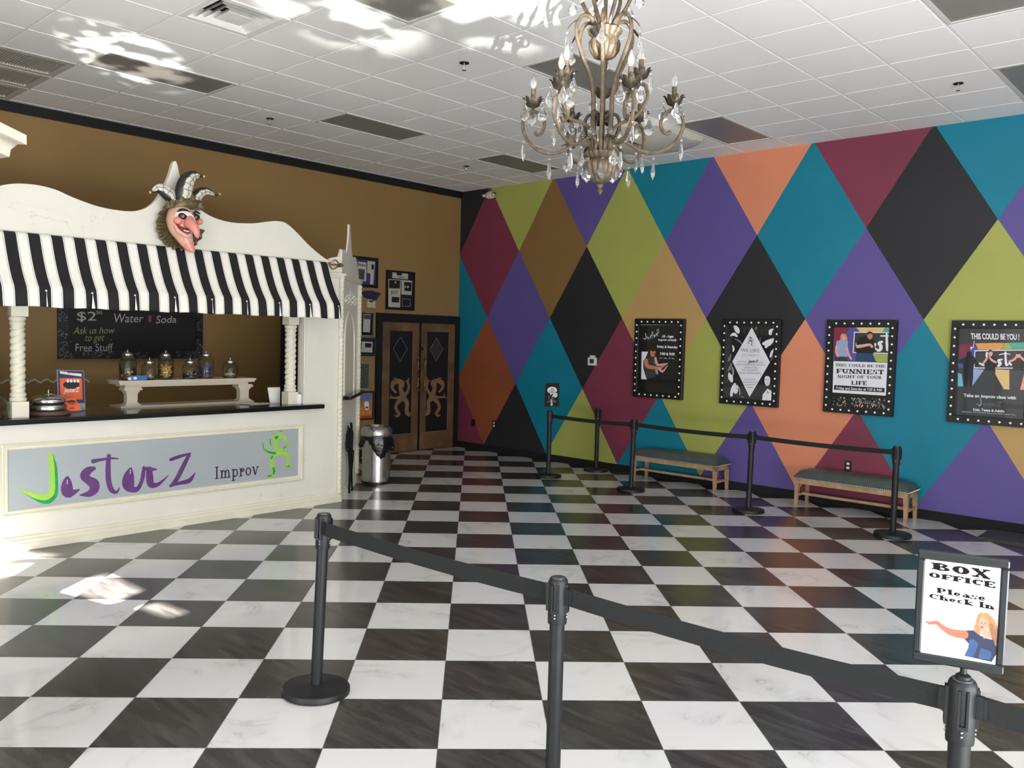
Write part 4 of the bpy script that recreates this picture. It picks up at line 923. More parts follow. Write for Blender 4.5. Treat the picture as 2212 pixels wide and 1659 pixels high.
# big desk bell
bx, by = -6.955, -2.27
b = thing('desk_bell', 'oversized chrome desk bell with a dark wooden base on the counter', 'bell', (bx, by, ZCNT))
MB().lathe([(0, 0), (.165, 0), (.168, .008), (.16, .03), (.13, .04), (0, .04)], (bx, by, ZCNT), 40).obj('base', M('bell_base', (88, 66, 58), .3, var=.1), b, smooth=40)
MB().lathe([(.125, .04), (.138, .045), (.142, .07), (.135, .084), (.12, .09), (0, .09)], (bx, by, ZCNT), 40).obj('lower_ring', STEEL, b, smooth=40)
MB().lathe([(.118, .09), (.12, .10), (0, .10)], (bx, by, ZCNT), 40).obj('gap_ring', BLACKM, b)
MB().lathe([(.138, .102), (.142, .108), (.138, .128), (.12, .148), (.085, .162), (.04, .168), (.03, .172), (0, .172)], (bx, by, ZCNT), 40).obj('dome', CHROME, b, smooth=60)
MB().lathe([(.042, .168), (.036, .176), (.012, .180), (.006, .184), (.006, .20), (.010, .205), (.005, .212), (0, .213)], (bx, by, ZCNT), 20).obj('plunger', CHROME, b, smooth=50)
# flyer stand, leaning flyer
NAVY = M('print_navy', (38, 44, 88), .4); ORG = M('print_orange', (222, 96, 44), .4, var=.1); PWH = M('print_white', (232, 230, 226), .5); PBK = M('print_black', (24, 22, 24), .5)
fs = thing('flyer_stand', 'navy and orange show poster in a clear upright holder on the counter', 'sign', (-6.72, -2.08, ZCNT))
PY = Plane((0, -2.08, 0), (0, -1, 0)); Tf = zt(0, 640, .20796)
q4 = [PY.at(*Tf(x, y)) for x, y in ((590, 765), (872, 775), (888, 1140), (606, 1150))]
q4[2].z = ZCNT+.004; q4[3].z = ZCNT+.004
MB().poly(q4, (0, -1, 0), .006).obj('holder', M('acrylic', (150, 155, 165), .1, var=0), fs)
d = Draw(PY, Tf, .001); d.poly([(598, 772), (868, 780), (880, 1110), (612, 1105)], NAVY); d.poly([(622, 778), (846, 806), (846, 834), (622, 802)], PWH)
d.poly([(620, 850), (850, 850), (858, 1075), (630, 1060)], ORG); d.ell(740, 920, 85, 42, PBK); 
for x in (705, 740, 775, 810): d.ell(x, 880, 14, 18, PWH); d.ell(x, 905, 14, 10, PBK)
d.text('JesterZ', [(660, 955), (826, 945), (826, 990), (660, 1000)], PWH, bold=.02, shear=.2); d.text('IMPROV', [(700, 785), (800, 790), (800, 805), (700, 800)], NAVY, bold=.02); d.obj('flyer_print', fs)
MB().box((-6.80, -2.08, ZCNT), (-6.64, -2.0, ZCNT+.004)).obj('foot', M('acrylic', (150, 155, 165)), fs)
PY2 = Plane((0, -2.30, ZCNT), (0, -1, .30))
lf = thing('flyer', 'small orange flyer propped against the desk bell', 'flyer', (-6.74, -2.22, ZCNT))
d4 = [(640, 1065), (780, 1055), (848, 1185), (705, 1195)]
MB().poly([PY2.at(*Tf(x, y)) for x, y in d4], PY2.n, .002).obj('card', ORG, lf)
d = Draw(PY2, Tf, .001); d.ell(745, 1100, 48, 22, PBK); d.text('JesterZ', [(700, 1098), (790, 1092), (790, 1112), (700, 1118)], ORG, bold=.02); d.line([(725, 1165), (770, 1162)], 4, PBK); d.obj('flyer_print', lf)
# papers, can, folded paper
o = thing('paper_stack', 'few white sheets lying on the right end of the counter', 'papers', (-4.98, -2.2, ZCNT), None)
for i, (x, y, a) in enumerate(((-4.98, -2.22, .2), (-4.93, -2.20, -.3), (-5.02, -2.17, .5))):
    c, s_ = math.cos(a), math.sin(a); m_ = MB()
    P = [(x+c*u-s_*v, y+s_*u+c*v, ZCNT+.001+i*.003) for u, v in ((-.11, -.08), (.11, -.08), (.11, .08), (-.11, .08))]
    m_.poly(P, (0, 0, 1), .0009).obj('sheet', PWH, o)
o = thing('folded_paper', 'upright folded white paper behind the right spiral column', 'paper', (-4.74, -2.2, ZCNT))
m_ = MB(); m_.poly([(-4.80, -2.2, ZCNT), (-4.68, -2.2, ZCNT), (-4.68, -2.2, ZCNT+.165), (-4.83, -2.2, ZCNT+.165)], (0, -1, 0), .002).poly([(-4.68, -2.2, ZCNT), (-4.66, -2.12, ZCNT), (-4.66, -2.12, ZCNT+.15), (-4.68, -2.2, ZCNT+.165)], (1, -.2, 0), .002); m_.obj('sheet', PWH, o)
o = thing('drink_can', 'slim white can at the right end of the counter', 'can', (-4.63, -2.46, ZCNT))
cx_, cy_ = -4.618, -2.458
o.location = (cx_, cy_, ZCNT); o['_o'] = (cx_, cy_, ZCNT)
MB().lathe([(0, 0), (.022, 0), (.027, .006), (.027, .095), (.023, .104), (0, .104)], (cx_, cy_, ZCNT), 20).obj('can_body', M('can_white', (236, 236, 232), .3), o, smooth=40)
MB().lathe([(.0235, .104), (.0235, .107), (0, .105)], (cx_, cy_, ZCNT), 20).obj('can_top', STEEL, o, smooth=40)
# glass jar at the far left of the counter, only its edge in view
jx, jy = -7.40, -2.33
t = thing('glass_bowl', 'rounded clear glass candy bowl cut off by the left edge of the picture', 'bowl', (jx, jy, ZCNT))
MB().lathe([(0, 0), (.08, .002), (.11, .04), (.125, .09), (.11, .14), (.07, .18), (.075, .185), (.118, .142), (.13, .09), (.115, .035), (.08, -.0), (0, 0)][::-1], (jx, jy, ZCNT+.001), 28).obj('bowl_glass', JG, t, smooth=True)
# chalkboard on the brown wall
cb_ = thing('chalkboard', 'long chalkboard menu in a black glitter frame behind the counter', 'chalkboard', (-5.25, 0, 1.9))
GLM = M('glitter_black', (28, 28, 32), .4, var=.5, scale=60)
def glitter():
    m = GLM; nt = m.node_tree; b = nt.nodes['Principled BSDF']; tc = nt.nodes.new('ShaderNodeTexCoord'); v = nt.nodes.new('ShaderNodeTexVoronoi'); v.inputs['Scale'].default_value = 75; nt.links.new(tc.outputs['Object'], v.inputs[0])
    n2 = nt.nodes.new('ShaderNodeTexNoise'); n2.inputs['Scale'].default_value = 14; nt.links.new(tc.outputs['Object'], n2.inputs[0])
    f = math_node(nt, 'LESS_THAN', v.outputs[0], .28); f = math_node(nt, 'MULTIPLY', f, math_node(nt, 'GREATER_THAN', n2.outputs[0], .5)); base = b.inputs['Base Color'].links[0].from_socket
    mx = nt.nodes.new('ShaderNodeMix'); mx.data_type = 'RGBA'; nt.links.new(f, mx.inputs[0]); nt.links.new(base, mx.inputs[6]); mx.inputs[7].default_value = (.5, .48, .55, 1); nt.links.new(mx.outputs[2], b.inputs['Base Color'])
glitter()
x0, x1, z0, z1 = -6.10, -4.42, 1.455, 2.38; fwid = .085
MB().box((x0, -.03, z0), (x1, 0, z0+fwid)).box((x0, -.03, z1-fwid), (x1, 0, z1)).box((x0, -.03, z0+fwid), (x0+fwid+.02, 0, z1-fwid)).box((x1-fwid, -.03, z0+fwid), (x1, 0, z1-fwid)).obj('frame', GLM, cb_)
MB().box((x0+fwid, -.016, z0+fwid), (x1-fwid, -.004, z1-fwid)).obj('slate', M('slate_black', (20, 20, 20), .6, var=.1), cb_)
CH = M('chalk', (176, 174, 168), .9); CHY = M('chalk_yellow', (150, 150, 110), .9); CHP = M('chalk_pink', (140, 70, 92), .9)
PK = Plane((0, -.016, 0), (0, -1, 0)); Tk = zt(0, 640, .20796)
d = Draw(PK, Tk, .001)
d.text('$2', [(800, 160), (1000, 160), (1000, 252), (800, 252)], CH); d.text('50', [(1000, 150), (1060, 152), (1060, 186), (1000, 184)], CH)
d.text('Water', [(1185, 180), (1490, 190), (1490, 268), (1185, 274)], CH, shear=.15); d.text('Soda', [(1620, 200), (1830, 205), (1830, 272), (1620, 282)], CH, shear=.15)
d.rect(1540, 200, 1572, 266, CHP)
d.text('Ask us how', [(760, 318), (1195, 318), (1195, 384), (760, 392)], CHY, shear=.3); d.text('to get', [(885, 408), (1085, 405), (1085, 462), (885, 466)], CHY, shear=.3); d.text('Free Stuff', [(785, 492), (1172, 492), (1172, 570), (785, 572)], CH)
d.line([(1145, 460), (1158, 445)], 2, CHY); d.line([(720, 474), (742, 474)], 2, CHY)
d.obj('chalk_lettering', cb_)
# wavy pale strip on the brown wall behind the counter
o = MB(); pts = []
for i in range(80):
    x = -6.75+i*.0125; pts.append((x, 1.215+.016*math.sin(i*.62)+.004*math.sin(i*1.9)))
Q = [(x, -.012, z+.011) for x, z in pts]+[(x, -.012, z-.011) for x, z in pts[::-1]]
o.poly(Q, (0, -1, 0), .012); pts2 = [(-7.35+i*.0125, 1.42-.0016*i+.010*math.sin(i*.5)) for i in range(14)]
tag(o.obj('wavy_border', SHM, origin=(-6.25, 0, 1.21)), 'cream wavy ribbon border strip on the brown wall behind the counter', 'wall trim')
# curtain inside the stand
m_ = MB(); n_ = 60; vs_ = []
for i in range(n_+1):
    t_ = i/n_; y = -.05-1.45*t_; x = -3.34+.035*math.sin(t_*34)+.015*math.sin(t_*71)
    vs_ += [(x, y, .02), (x+.01, y, 2.3)]
m_.add(vs_, [(2*i, 2*i+2, 2*i+3, 2*i+1) for i in range(n_)])
o = m_.obj('curtain', M('curtain_plum', (40, 26, 44), .9, var=.15), smooth=True, origin=(-3.34, -.75, 0)); o.modifiers.new('s', 'SOLIDIFY').thickness = .004
tag(o, 'dark plum curtain hanging inside the right side of the stand', 'curtain')
# moulded cornice of the ticket kiosk at the left edge
kk = thing('ticket_kiosk', 'white kiosk with projecting moulded cornice at the upper left edge', 'kiosk', (-8.62, -5.3, 0))
KP = [(d_*.778, 1.832+(z-1.832)*.778) for d_, z in [(0, 2.84), (.0, 2.79), (-.03, 2.785), (-.055, 2.75), (-.06, 2.71), (-.10, 2.69), (-.13, 2.64), (-.18, 2.61), (-.24, 2.60)]]
c1 = Vector((-8.30, -6.03, 0)); ax_ = Vector((-.748, .664, 0)).normalized(); out = Vector((.664, .748, 0)).normalized()
# profile swept as a square cap: corner at c1, running along ax_ and back along -out
m_ = MB(); vs_ = []
kx = .8
for dd, z in KP:
    e = -dd
    P = [c1-out*e+ax_*0+ax_*(e), c1-out*e+ax_*(kx-e), c1-out*(kx-e)+ax_*(kx-e), c1-out*(kx-e)+ax_*e]
    vs_ += [p+Vector((0, 0, z)) for p in P]
n_ = len(KP)
m_.add(vs_, [(i*4+k, (i+1)*4+k, (i+1)*4+(k+1) % 4, i*4+(k+1) % 4) for i in range(n_-1) for k in range(4)]+[(0, 1, 2, 3), ((n_-1)*4+3, (n_-1)*4+2, (n_-1)*4+1, (n_-1)*4)])
kk.location = (c1.x, c1.y, 0); kk['_o'] = (c1.x, c1.y, 0)
m_.obj('cornice', CREAM, kk, smooth=50)
m_ = MB(); e = .24; P = [c1-out*e+ax_*e, c1-out*e+ax_*(kx-e), c1-out*(kx-e)+ax_*(kx-e), c1-out*(kx-e)+ax_*e]
m_.add([p for p in P]+[p+Vector((0, 0, 2.44)) for p in P], [(0, 1, 5, 4), (1, 2, 6, 5), (2, 3, 7, 6), (3, 0, 4, 7), (4, 5, 6, 7), (3, 2, 1, 0)]).obj('pillar', WHITE, kk)
# ================================================================== queue posts and belts
POST = M('post_black', (20, 22, 24), .5, var=.15, scale=25, bump=.04); CAPM = M('post_cap_grey', (92, 94, 98), .25, .6); BELT = M('belt_webbing', (24, 26, 27), .85, var=.1, scale=80, bump=.2)
def make_post(h, label, group):
    t = thing('queue_post', label, 'queue post', (0, 0, 0), group)
    MB().lathe([(0, 0), (.166, 0), (.170, .004), (.170, .028), (.165, .034), (.05, .040), (.034, .048), (0, .048)], (0, 0, 0), 48).obj('base', POST, t, smooth=40)
    MB().lathe([(0, .045), (.029, .045), (.029, h-.17), (0, h-.17)], (0, 0, 0), 28).obj('pole', POST, t, smooth=40)
    MB().lathe([(0, h-.175), (.036, h-.175), (.037, h-.165), (.037, h-.012), (.034, h-.004), (.031, h), (0, h)], (0, 0, 0), 28).obj('collar', POST, t, smooth=40)
    MB().lathe([(0, h), (.028, h), (.028, h+.003), (.025, h+.004), (0, h+.004)], (0, 0, 0), 24).obj('cap', CAPM, t, smooth=40)
    for k in range(4):
        a = k*PI/2; m_ = MB(); 
        R_ = Matrix.Rotation(a, 4, 'Z')
        b = MB().box((.030, -.014, h-.118), (.043, -.008, h-.02)).box((.030, .008, h-.118), (.043, .014, h-.02)).box((.030, -.014, h-.128), (.043, .014, h-.118))
        b.v = [R_@v for v in b.v]; b.obj('belt_slot', POST, t)
        s_ = MB()
        for z in (h-.136, h-.148): s_.ball((.037, 0, z), .004, 8)
        s_.v = [R_@v for v in s_.v]; s_.obj('screw', CHROME, t, smooth=True)
    return t
front = make_post(.915, 'black belt post standing alone at centre left on the checkered floor', 'black belt posts')
front['label'] = 'front left belt post, the only front one with its whole disc base in view'
front.location = (-7.105, -6.42, 0); front.rotation_euler = (.022, .028, .5)
b = dup(front, (-7.07, -7.95, 0), .4, 'middle front belt post cut by the bottom edge, plain grey cap on top', 0, 0)
c = dup(front, (-7.0, -9.34, 0), .35, 'large belt post at the lower right carrying the box office sign')
e_ = dup(front, (-7.0, -10.85, 0), .5, 'belt post outside the picture beyond the box office sign')
far = make_post(.875, '', 'black belt posts')
far.location = (-1.12, -2.93, 0); far['label'] = 'back row belt post carrying the small black sign'; far.rotation_euler = (.0, .028, PI/4)
f2 = dup(far, (-.21, -3.03, 0), .2, 'lone belt post against the wall with no belt clipped to it'); 
f3 = dup(far, (-1.10, -4.22, 0), .0, 'back row belt post left of the left bench', 0, .028)
f4 = dup(far, (-1.13, -5.77, 0), .0, 'back row belt post between the two benches', 0, .028)
f5 = dup(far, (-1.12, -7.27, 0), .0, 'back row belt post in front of the right bench at the end of the belt')
def belt(a, b_, z, label, sag=.012, w=.048, z2=None):
    A = Vector(a); B = Vector(b_); d_ = (B-A).normalized(); n_ = Vector((-d_.y, d_.x, 0)); A2 = A+d_*.045; B2 = B-d_*.045; N = 16; vs_ = []
    for i in range(N+1):
        t_ = i/N; p = A2.lerp(B2, t_); zz = (z if z2 is None else z+(z2-z)*t_)-sag*4*t_*(1-t_)
        for s_, dz in ((1, w/2), (-1, w/2), (-1, -w/2), (1, -w/2)): vs_.append(p+n_*.0012*s_+Vector((0, 0, zz+dz)))
    m_ = MB().add(vs_, [(i*4+k, i*4+(k+1) % 4, (i+1)*4+(k+1) % 4, (i+1)*4+k) for i in range(N) for k in range(4)]+[(3, 2, 1, 0), (N*4, N*4+1, N*4+2, N*4+3)])
    mid = A.lerp(B, .5); t = thing('retractable_belt', label, 'belt', (mid.x, mid.y, z), 'black retractable belts')
    m_.obj('webbing', BELT, t)
    for p, s_ in ((A2, 1), (B2, -1)):
        q = MB()
        M4 = Matrix.Translation(p+Vector((0, 0, z if (s_ == 1 or z2 is None) else z2)))@Matrix.Rotation(math.atan2(d_.y, d_.x), 4, 'Z')
        k = MB().box((-.010, -.008, -.032), (.010, .008, .032)).box((.010*s_-.004, -.005, -.028), (.010*s_+.010, .005, .028)); k.v = [M4@v for v in k.v]; q.add(k.v, k.f); q.obj('clip', POST, t)
belt((-7.105, -6.42, 0), (-7.07, -7.95, 0), .85, 'black belt between the left front post and the middle front post', w=.068)
belt((-7.07, -7.95, 0), (-7.0, -9.34, 0), .85, 'black belt between the middle front post and the box office sign post', w=.068)
belt((-7.0, -9.34, 0), (-7.0, -10.85, 0), .85, 'black belt leaving the picture at the lower right', w=.068)
belt((-1.12, -2.93, 0), (-1.10, -4.22, 0), .805, 'black belt from the small sign post, crossing in front of the lone post')
belt((-1.10, -4.22, 0), (-1.13, -5.77, 0), .81, 'black belt stretched above the left bench')
belt((-1.13, -5.77, 0), (-1.12, -7.27, 0), .815, 'black belt stretched above the right bench')
# ------------------------------------------------------------------ box office sign
def at_depth(x, y, dep): return CAM+(fw+(x-1106)/F_PX*RT-(y-829.5)/F_PX*UP)*dep
SP = Vector((-7.0, -9.34, 0))
sc_ = SP+Vector((0, 0, 1.09))
al = math.atan2(RT.y, RT.x)-math.radians(26)
un = Vector((math.cos(al), math.sin(al), 0)); nn = Vector((un.y, -un.x, 0))
if nn.dot(CAM-sc_) < 0: nn = -nn
PB = Plane(sc_+nn*.011, nn)
sg = thing('sign_frame', 'black framed box office check in sign mounted on the front post', 'sign', (SP.x, SP.y, .915))
T9 = zt(1940, 1180, .28874)
def q3(pl, T, pts, off=0): return [pl.at(*T(x, y), off) for x, y in pts]
fo = q3(PB, T9, [(130, 12), (820, 116), (806, 985), (128, 836)])
# true rectangle from the measured corners
cc = (fo[0]+fo[1]+fo[2]+fo[3])/4; W = ((fo[1]-fo[0]).dot(un)+(fo[2]-fo[3]).dot(un))/2; Hh = ((fo[0]-fo[3]).z+(fo[1]-fo[2]).z)/2
def sbox(mb, u0, u1, v0, v1, d0, d1):
    P = [cc+un*u+Vector((0, 0, v))+nn*(d-.0) for d in (d0, d1) for u, v in ((u0, v0), (u1, v0), (u1, v1), (u0, v1))]
    mb.add(P, [(0, 3, 2, 1), (4, 5, 6, 7), (0, 1, 5, 4), (1, 2, 6, 5), (2, 3, 7, 6), (3, 0, 4, 7)] if un.cross(Vector((0, 0, 1))).dot(nn) > 0 else [(0, 1, 2, 3), (7, 6, 5, 4), (4, 5, 1, 0), (5, 6, 2, 1), (6, 7, 3, 2), (7, 4, 0, 3)])
bw, bh = W*.089, Hh*.078; W2, H2 = W/2, Hh/2
m_ = MB(); sbox(m_, -W2, W2, -H2, -H2+bh, -.02, .004); sbox(m_, -W2, W2, H2-bh, H2, -.02, .004); sbox(m_, -W2, -W2+bw, -H2+bh, H2-bh, -.02, .004); sbox(m_, W2-bw, W2, -H2+bh, H2-bh, -.02, .004)
fr = m_.obj('frame', M('sign_frame_black', (30, 33, 35), .35), sg); fr.modifiers.new('b', 'BEVEL').width = .004
m_ = MB(); sbox(m_, -W2+bw, W2-bw, -H2+bh, H2-bh, -.018, -.002); m_.obj('backing', M('sign_paper', (244, 244, 248), .35, var=.01), sg)
MB().tube([(SP.x, SP.y, .915), (SP.x, SP.y, (cc.z-H2)+.01)], .009, 12).lathe([(.02, 0), (.02, .012), (.012, .018)], (SP.x, SP.y, .915), 16).obj('stem', POST, sg, smooth=40)
PB2 = Plane(cc-nn*.002, nn)
HAIR = M('print_hair', (158, 112, 78), .5, var=.2, scale=60); SKIN = M('print_skin', (158, 92, 70), .5, var=.1); SKIN2 = M('print_skin_light', (196, 132, 112), .5, var=.08); DENIM = M('print_denim', (44, 70, 112), .5, var=.2, scale=30); NAV2 = M('print_dark_blue', (32, 40, 66), .5); INKB = M('print_ink', (14, 13, 20), .8, spec=.2)
d = Draw(PB2, T9, .0006)
d.text('BOX', [(252, 120), (692, 182), (694, 248), (256, 170)], INKB, slab=True, fat=.36, thin=.17)
d.text('OFFICE', [(226, 192), (728, 270), (728, 314), (226, 228)], INKB, slab=True, fat=.34, thin=.17)
d.obj('lettering', sg)
d = Draw(PB2, T9, .0006)
d.text('Please', [(284, 308), (656, 366), (656, 412), (288, 346)], INKB, slab=True, fat=.30, thin=.15)
d.text('Check In', [(228, 352), (718, 430), (718, 476), (230, 386)], INKB, slab=True, fat=.30, thin=.15)
d.obj('lettering', sg)
d = Draw(PB2, T9, .0006)
d.brush([(660, 525, 28), (700, 580, 34), (715, 650, 32), (728, 720, 12)], HAIR); d.brush([(625, 525, 30), (600, 590, 26), (590, 650, 26), (585, 690, 8)], HAIR)
d.poly([(484, 632), (560, 628), (600, 660), (660, 690), (735, 705), (738, 800), (700, 866), (496, 820), (540, 740), (496, 694)], NAV2)
d.poly([(560, 694), (600, 730), (580, 790), (560, 832), (496, 820), (525, 760), (535, 700)], DENIM); d.poly([(620, 760), (700, 790), (690, 850), (600, 838)], DENIM)
d.brush([(208, 568, 5), (250, 575, 12), (290, 572, 14), (330, 605, 17), (400, 645, 26), (495, 662, 32)], SKIN); d.brush([(225, 590, 3), (235, 580, 4)], SKIN); d.line([(208, 565), (228, 567)], 3, SKIN)
d.ell(638, 580, 36, 52, SKIN2); d.poly([(620, 620), (665, 620), (700, 690), (640, 690)], SKIN2); d.brush([(600, 545, 8), (632, 520, 10), (672, 545, 10)], HAIR)
d.ell(624, 572, 5, 3, INKB); d.ell(652, 574, 5, 3, INKB); d.ell(628, 606, 14, 6, M('print_lip', (190, 60, 60), .5)); d.line([(637, 575), (634, 592)], 1.6, SKIN)
d.brush([(700, 590, 14), (716, 660, 14), (730, 740, 6)], M('print_hair_dark', (132, 92, 66), .5))
d.obj('printed_person', sg)
# ------------------------------------------------------------------ small sign on the back row
sp = Vector((-1.12, -2.93, 0)); n2 = (CAM-sp); n2.z = 0; n2.normalize(); PSm = Plane(sp+n2*.008, n2); TA = zt(1160, 810, .054237)
ss = thing('sign_frame', 'small black sign with a white speech bubble on the back row post', 'sign', (sp.x, sp.y, .875))
fo = q3(PSm, TA, [(335, 335), (890, 318), (860, 1245), (290, 1268)])
m_ = MB().poly(fo, n2, .014); m_.obj('frame', BLACKM, ss)
MB().tube([(sp.x, sp.y, .875), (sp.x, sp.y, min(v.z for v in fo)+.01)], .008, 10).obj('stem', POST, ss, smooth=True)
d = Draw(PSm, TA, .0012)
d.ell(603, 612, 192, 140, PWH); d.poly([(545, 735), (600, 745), (520, 832)], PWH)
d.poly([(640, 770), (700, 730), (812, 728), (806, 862), (760, 880), (700, 915), (705, 875), (640, 855), (590, 905)], PWH)
for i, t_ in enumerate(('THIS', 'LINE', 'STARTS', 'HERE')):
    y = 520+i*52; hw = (80, 90, 150, 125)[i]; d.text(t_, [(600-hw, y), (600+hw, y-4), (600+hw, y+32), (600-hw, y+36)], INKB, bold=.04)
for y in (775, 800, 828): d.rect(665, y, 780, y+10, M('print_grey', (120, 118, 128), .5))
d.obj('speech_bubble', ss)
SK3 = M('print_skin_dim', (150, 100, 95), .5); GRP = M('print_grey_light', (180, 180, 184), .5)
d = Draw(PSm, TA, .0012)
d.ell(478, 895, 22, 42, SK3); d.ell(640, 950, 24, 36, SK3); d.brush([(575, 960, 14), (560, 1020, 28), (580, 1080, 30), (580, 1190, 45)], GRP); d.brush([(590, 1010, 18), (660, 1045, 18), (750, 1030, 16)], SK3); d.brush([(395, 1080, 8), (470, 1055, 14), (520, 1040, 10)], SK3); d.brush([(660, 1090, 8), (770, 1080, 6)], SK3)
d.obj('printed_people', ss)
# ------------------------------------------------------------------ benches
OAK = M('weathered_oak', (172, 142, 108), .6, var=.2, scale=14, bump=.1); SEAT = M('grey_leather', (72, 82, 80), .38, var=.1, scale=9, bump=.12); NAIL = M('nail_heads', (176, 172, 160), .3, .9)
def make_bench(L, D, Hs, lab):
    t = thing('upholstered_bench', lab, 'bench', (0, 0, 0), 'benches against the diamond wall')   # length along y, front at -x
    hx, hy = D/2, L/2; zf = Hs-.085
    N, Mm = 28, 12; vs_ = []
    for i in range(N+1):
        for j in range(Mm+1):
            u, v = i/N*2-1, j/Mm*2-1
            cu = 1-abs(u)**8; cvv = 1-abs(v)**4; z = zf+.085*(max(0, cu)**.45)*(max(0, cvv)**.5)
            vs_.append((v*hx, u*hy, z))
    m_ = MB().add(vs_, [(i*(Mm+1)+j, i*(Mm+1)+j+1, (i+1)*(Mm+1)+j+1, (i+1)*(Mm+1)+j) for i in range(N) for j in range(Mm)])
    m_.box((-hx, -hy, zf-.028), (hx, hy, zf+.001)); m_.obj('seat', SEAT, t, smooth=50)
    m_ = MB(); zn = zf-.022
    k = -hy+.01
    while k < hy: m_.ball((-hx-.001, k, zn), .0065, 6); k += .0195
    k = -hx
    while k < hx: m_.ball((k, -hy-.001, zn), .0065, 6); m_.ball((k, hy+.001, zn), .0065, 6); k += .0195
    m_.obj('nail_trim', NAIL, t, smooth=True)
    fx, fy = hx-.012, hy-.012
    MB().box((-fx, -fy, zf-.085), (-fx+.03, fy, zf-.028)).box((fx-.03, -fy, zf-.085), (fx, fy, zf-.028)).box((-fx, -fy, zf-.085), (fx, -fy+.03, zf-.028)).box((-fx, fy-.03, zf-.085), (fx, fy, zf-.028)).obj('apron', OAK, t)
    for sx in (-1, 1):
        for sy in (-1, 1):
            w = .048; x0_, x1_ = sorted((sx*fx, sx*(fx-w))); y0_, y1_ = sorted((sy*fy, sy*(fy-w))); 
            xt = .018*(-sx)*0; wx = .032
            bx0, bx1 = sorted((sx*fx, sx*(fx-wx))); by0, by1 = sorted((sy*fy, sy*(fy-wx)))
            MB().add([(bx0, by0, 0), (bx1, by0, 0), (bx1, by1, 0), (bx0, by1, 0), (x0_, y0_, zf-.04), (x1_, y0_, zf-.04), (x1_, y1_, zf-.04), (x0_, y1_, zf-.04)],
                     [(0, 3, 2, 1), (4, 5, 6, 7), (0, 1, 5, 4), (1, 2, 6, 5), (2, 3, 7, 6), (3, 0, 4, 7)]).obj('leg', OAK, t)
    for sy in (-1, 1):
        y0_, y1_ = sorted((sy*(fy-.005), sy*(fy-.03))); MB().box((-fx+.02, y0_, .105), (fx-.02, y1_, .13)).obj('stretcher', OAK, t)
    MB().box((-.016, -fy+.02, .105), (.016, fy-.02, .135)).obj('stretcher', OAK, t)
    return t
b1 = make_bench(1.24, .36, .425, 'grey leather bench with nail trim, the left one under the party poster')
b1.location = (-.205, -4.345, 0)
b2 = dup(b1, (-.215, -6.56, 0), 0, 'grey leather bench with nail trim, the right one below the outlet plate')
# ------------------------------------------------------------------ waste bin
wx_, wy_ = -3.12, -1.86
wb = thing('waste_bin', 'brushed steel waste bin with dome lid and black liner beside the stand', 'waste bin', (wx_, wy_, 0))
MB().lathe([(0, 0), (.175, 0), (.178, .02), (.176, .035), (0, .035)], (wx_, wy_, 0), 40).obj('foot_ring', BLACK, wb, smooth=40)
MB().lathe([(0, .03), (.172, .03), (.172, .60), (0, .60)], (wx_, wy_, 0), 48).obj('body', STEEL, wb, smooth=40)
MB().lathe([(.185, .585), (.190, .592), (.190, .61), (.186, .65), (.165, .685), (.13, .70), (.118, .706), (.11, .70), (.105, .66)], (wx_, wy_, 0), 48).obj('lid', STEEL, wb, smooth=50)
MB().lathe([(.0, .655), (.108, .66)], (wx_, wy_, 0), 32).obj('opening', BLACKM, wb)
m_ = MB(); n_ = 60; vs_ = []
vd = math.atan2(-9.94-wy_, -9.54-wx_)
for i in range(n_):
    a = 2*PI*i/n_; da = (a-vd+PI) % (2*PI)-PI   # 0 faces the camera side; positive is the picture's left
    dep = .15+.13*math.exp(-((da-.35)/.55)**2)-.09*math.exp(-((da+.75)/.4)**2)+.012*math.sin(i*2.3)
    bul = .02*math.exp(-((abs(da)-1.5)/.25)**2)
    for j in range(7):
        f = j/6; r = .176+.006*math.sin(i*1.9+j)*f+.020*math.sin(f*PI)*(1+.5*math.sin(i*.9))*.6+bul*f*1.6; vs_.append((wx_+r*math.cos(a), wy_+r*math.sin(a), .60-dep*f))
m_.add(vs_, [(i*7+j, i*7+j+1, ((i+1) % n_)*7+j+1, ((i+1) % n_)*7+j) for i in range(n_) for j in range(6)])
for (da, z, s_) in ((1.45, .44, 1), (-1.5, .47, .8)):
    a = vd+da; c_ = Vector((wx_+.19*math.cos(a), wy_+.19*math.sin(a), z)); m_.ball(c_, .035*s_, 8, sc=(1, 1, 1.3))
m_.obj('liner', M('liner_black', (14, 14, 18), .22, var=.2, scale=30, bump=.6), wb, smooth=60)
# ------------------------------------------------------------------ black metal cut-out figure leaning on the tower
IR = M('black_iron', (20, 22, 21), .45, .3, var=.3, scale=30, bump=.3)
Tst = zt(720, 900, .12057)
pc = Plane(Vector((-3.86, -2.26, 0)), (1, -1, 0)); mid = pc.at(*Tst(290, 1400)); mid.z = 0
fg = thing('iron_figure', 'tall thin black iron jester figure leaning against the tower side', 'sculpture', tuple(mid))
m_ = MB()
def ir(pts, w): m_.tube([pc.at(*Tst(x, y), .02) for x, y in pts], [a*.0009 for a in w], 6)
ir([(285, 1405), (285, 1250), (300, 1000), (300, 800), (290, 600)], [14, 16, 18, 24, 30])
ir([(335, 1330), (330, 1150), (325, 950), (335, 780), (340, 600)], [12, 14, 16, 22, 26])
ir([(290, 620), (290, 480), (300, 300), (300, 220)], [44, 50, 48, 36]); ir([(235, 470), (245, 540), (240, 570), (270, 590)], [14, 18, 16, 12]); ir([(285, 240), (265, 190), (268, 160)], [18, 12, 8]); ir([(320, 240), (325, 180), (318, 120), (300, 110)], [22, 18, 16, 6]); ir([(250, 300), (245, 420), (240, 480)], [14, 12, 12]); ir([(340, 600), (348, 700), (335, 780)], [14, 12, 10])
m_.obj('figure', IR, fg, smooth=True)
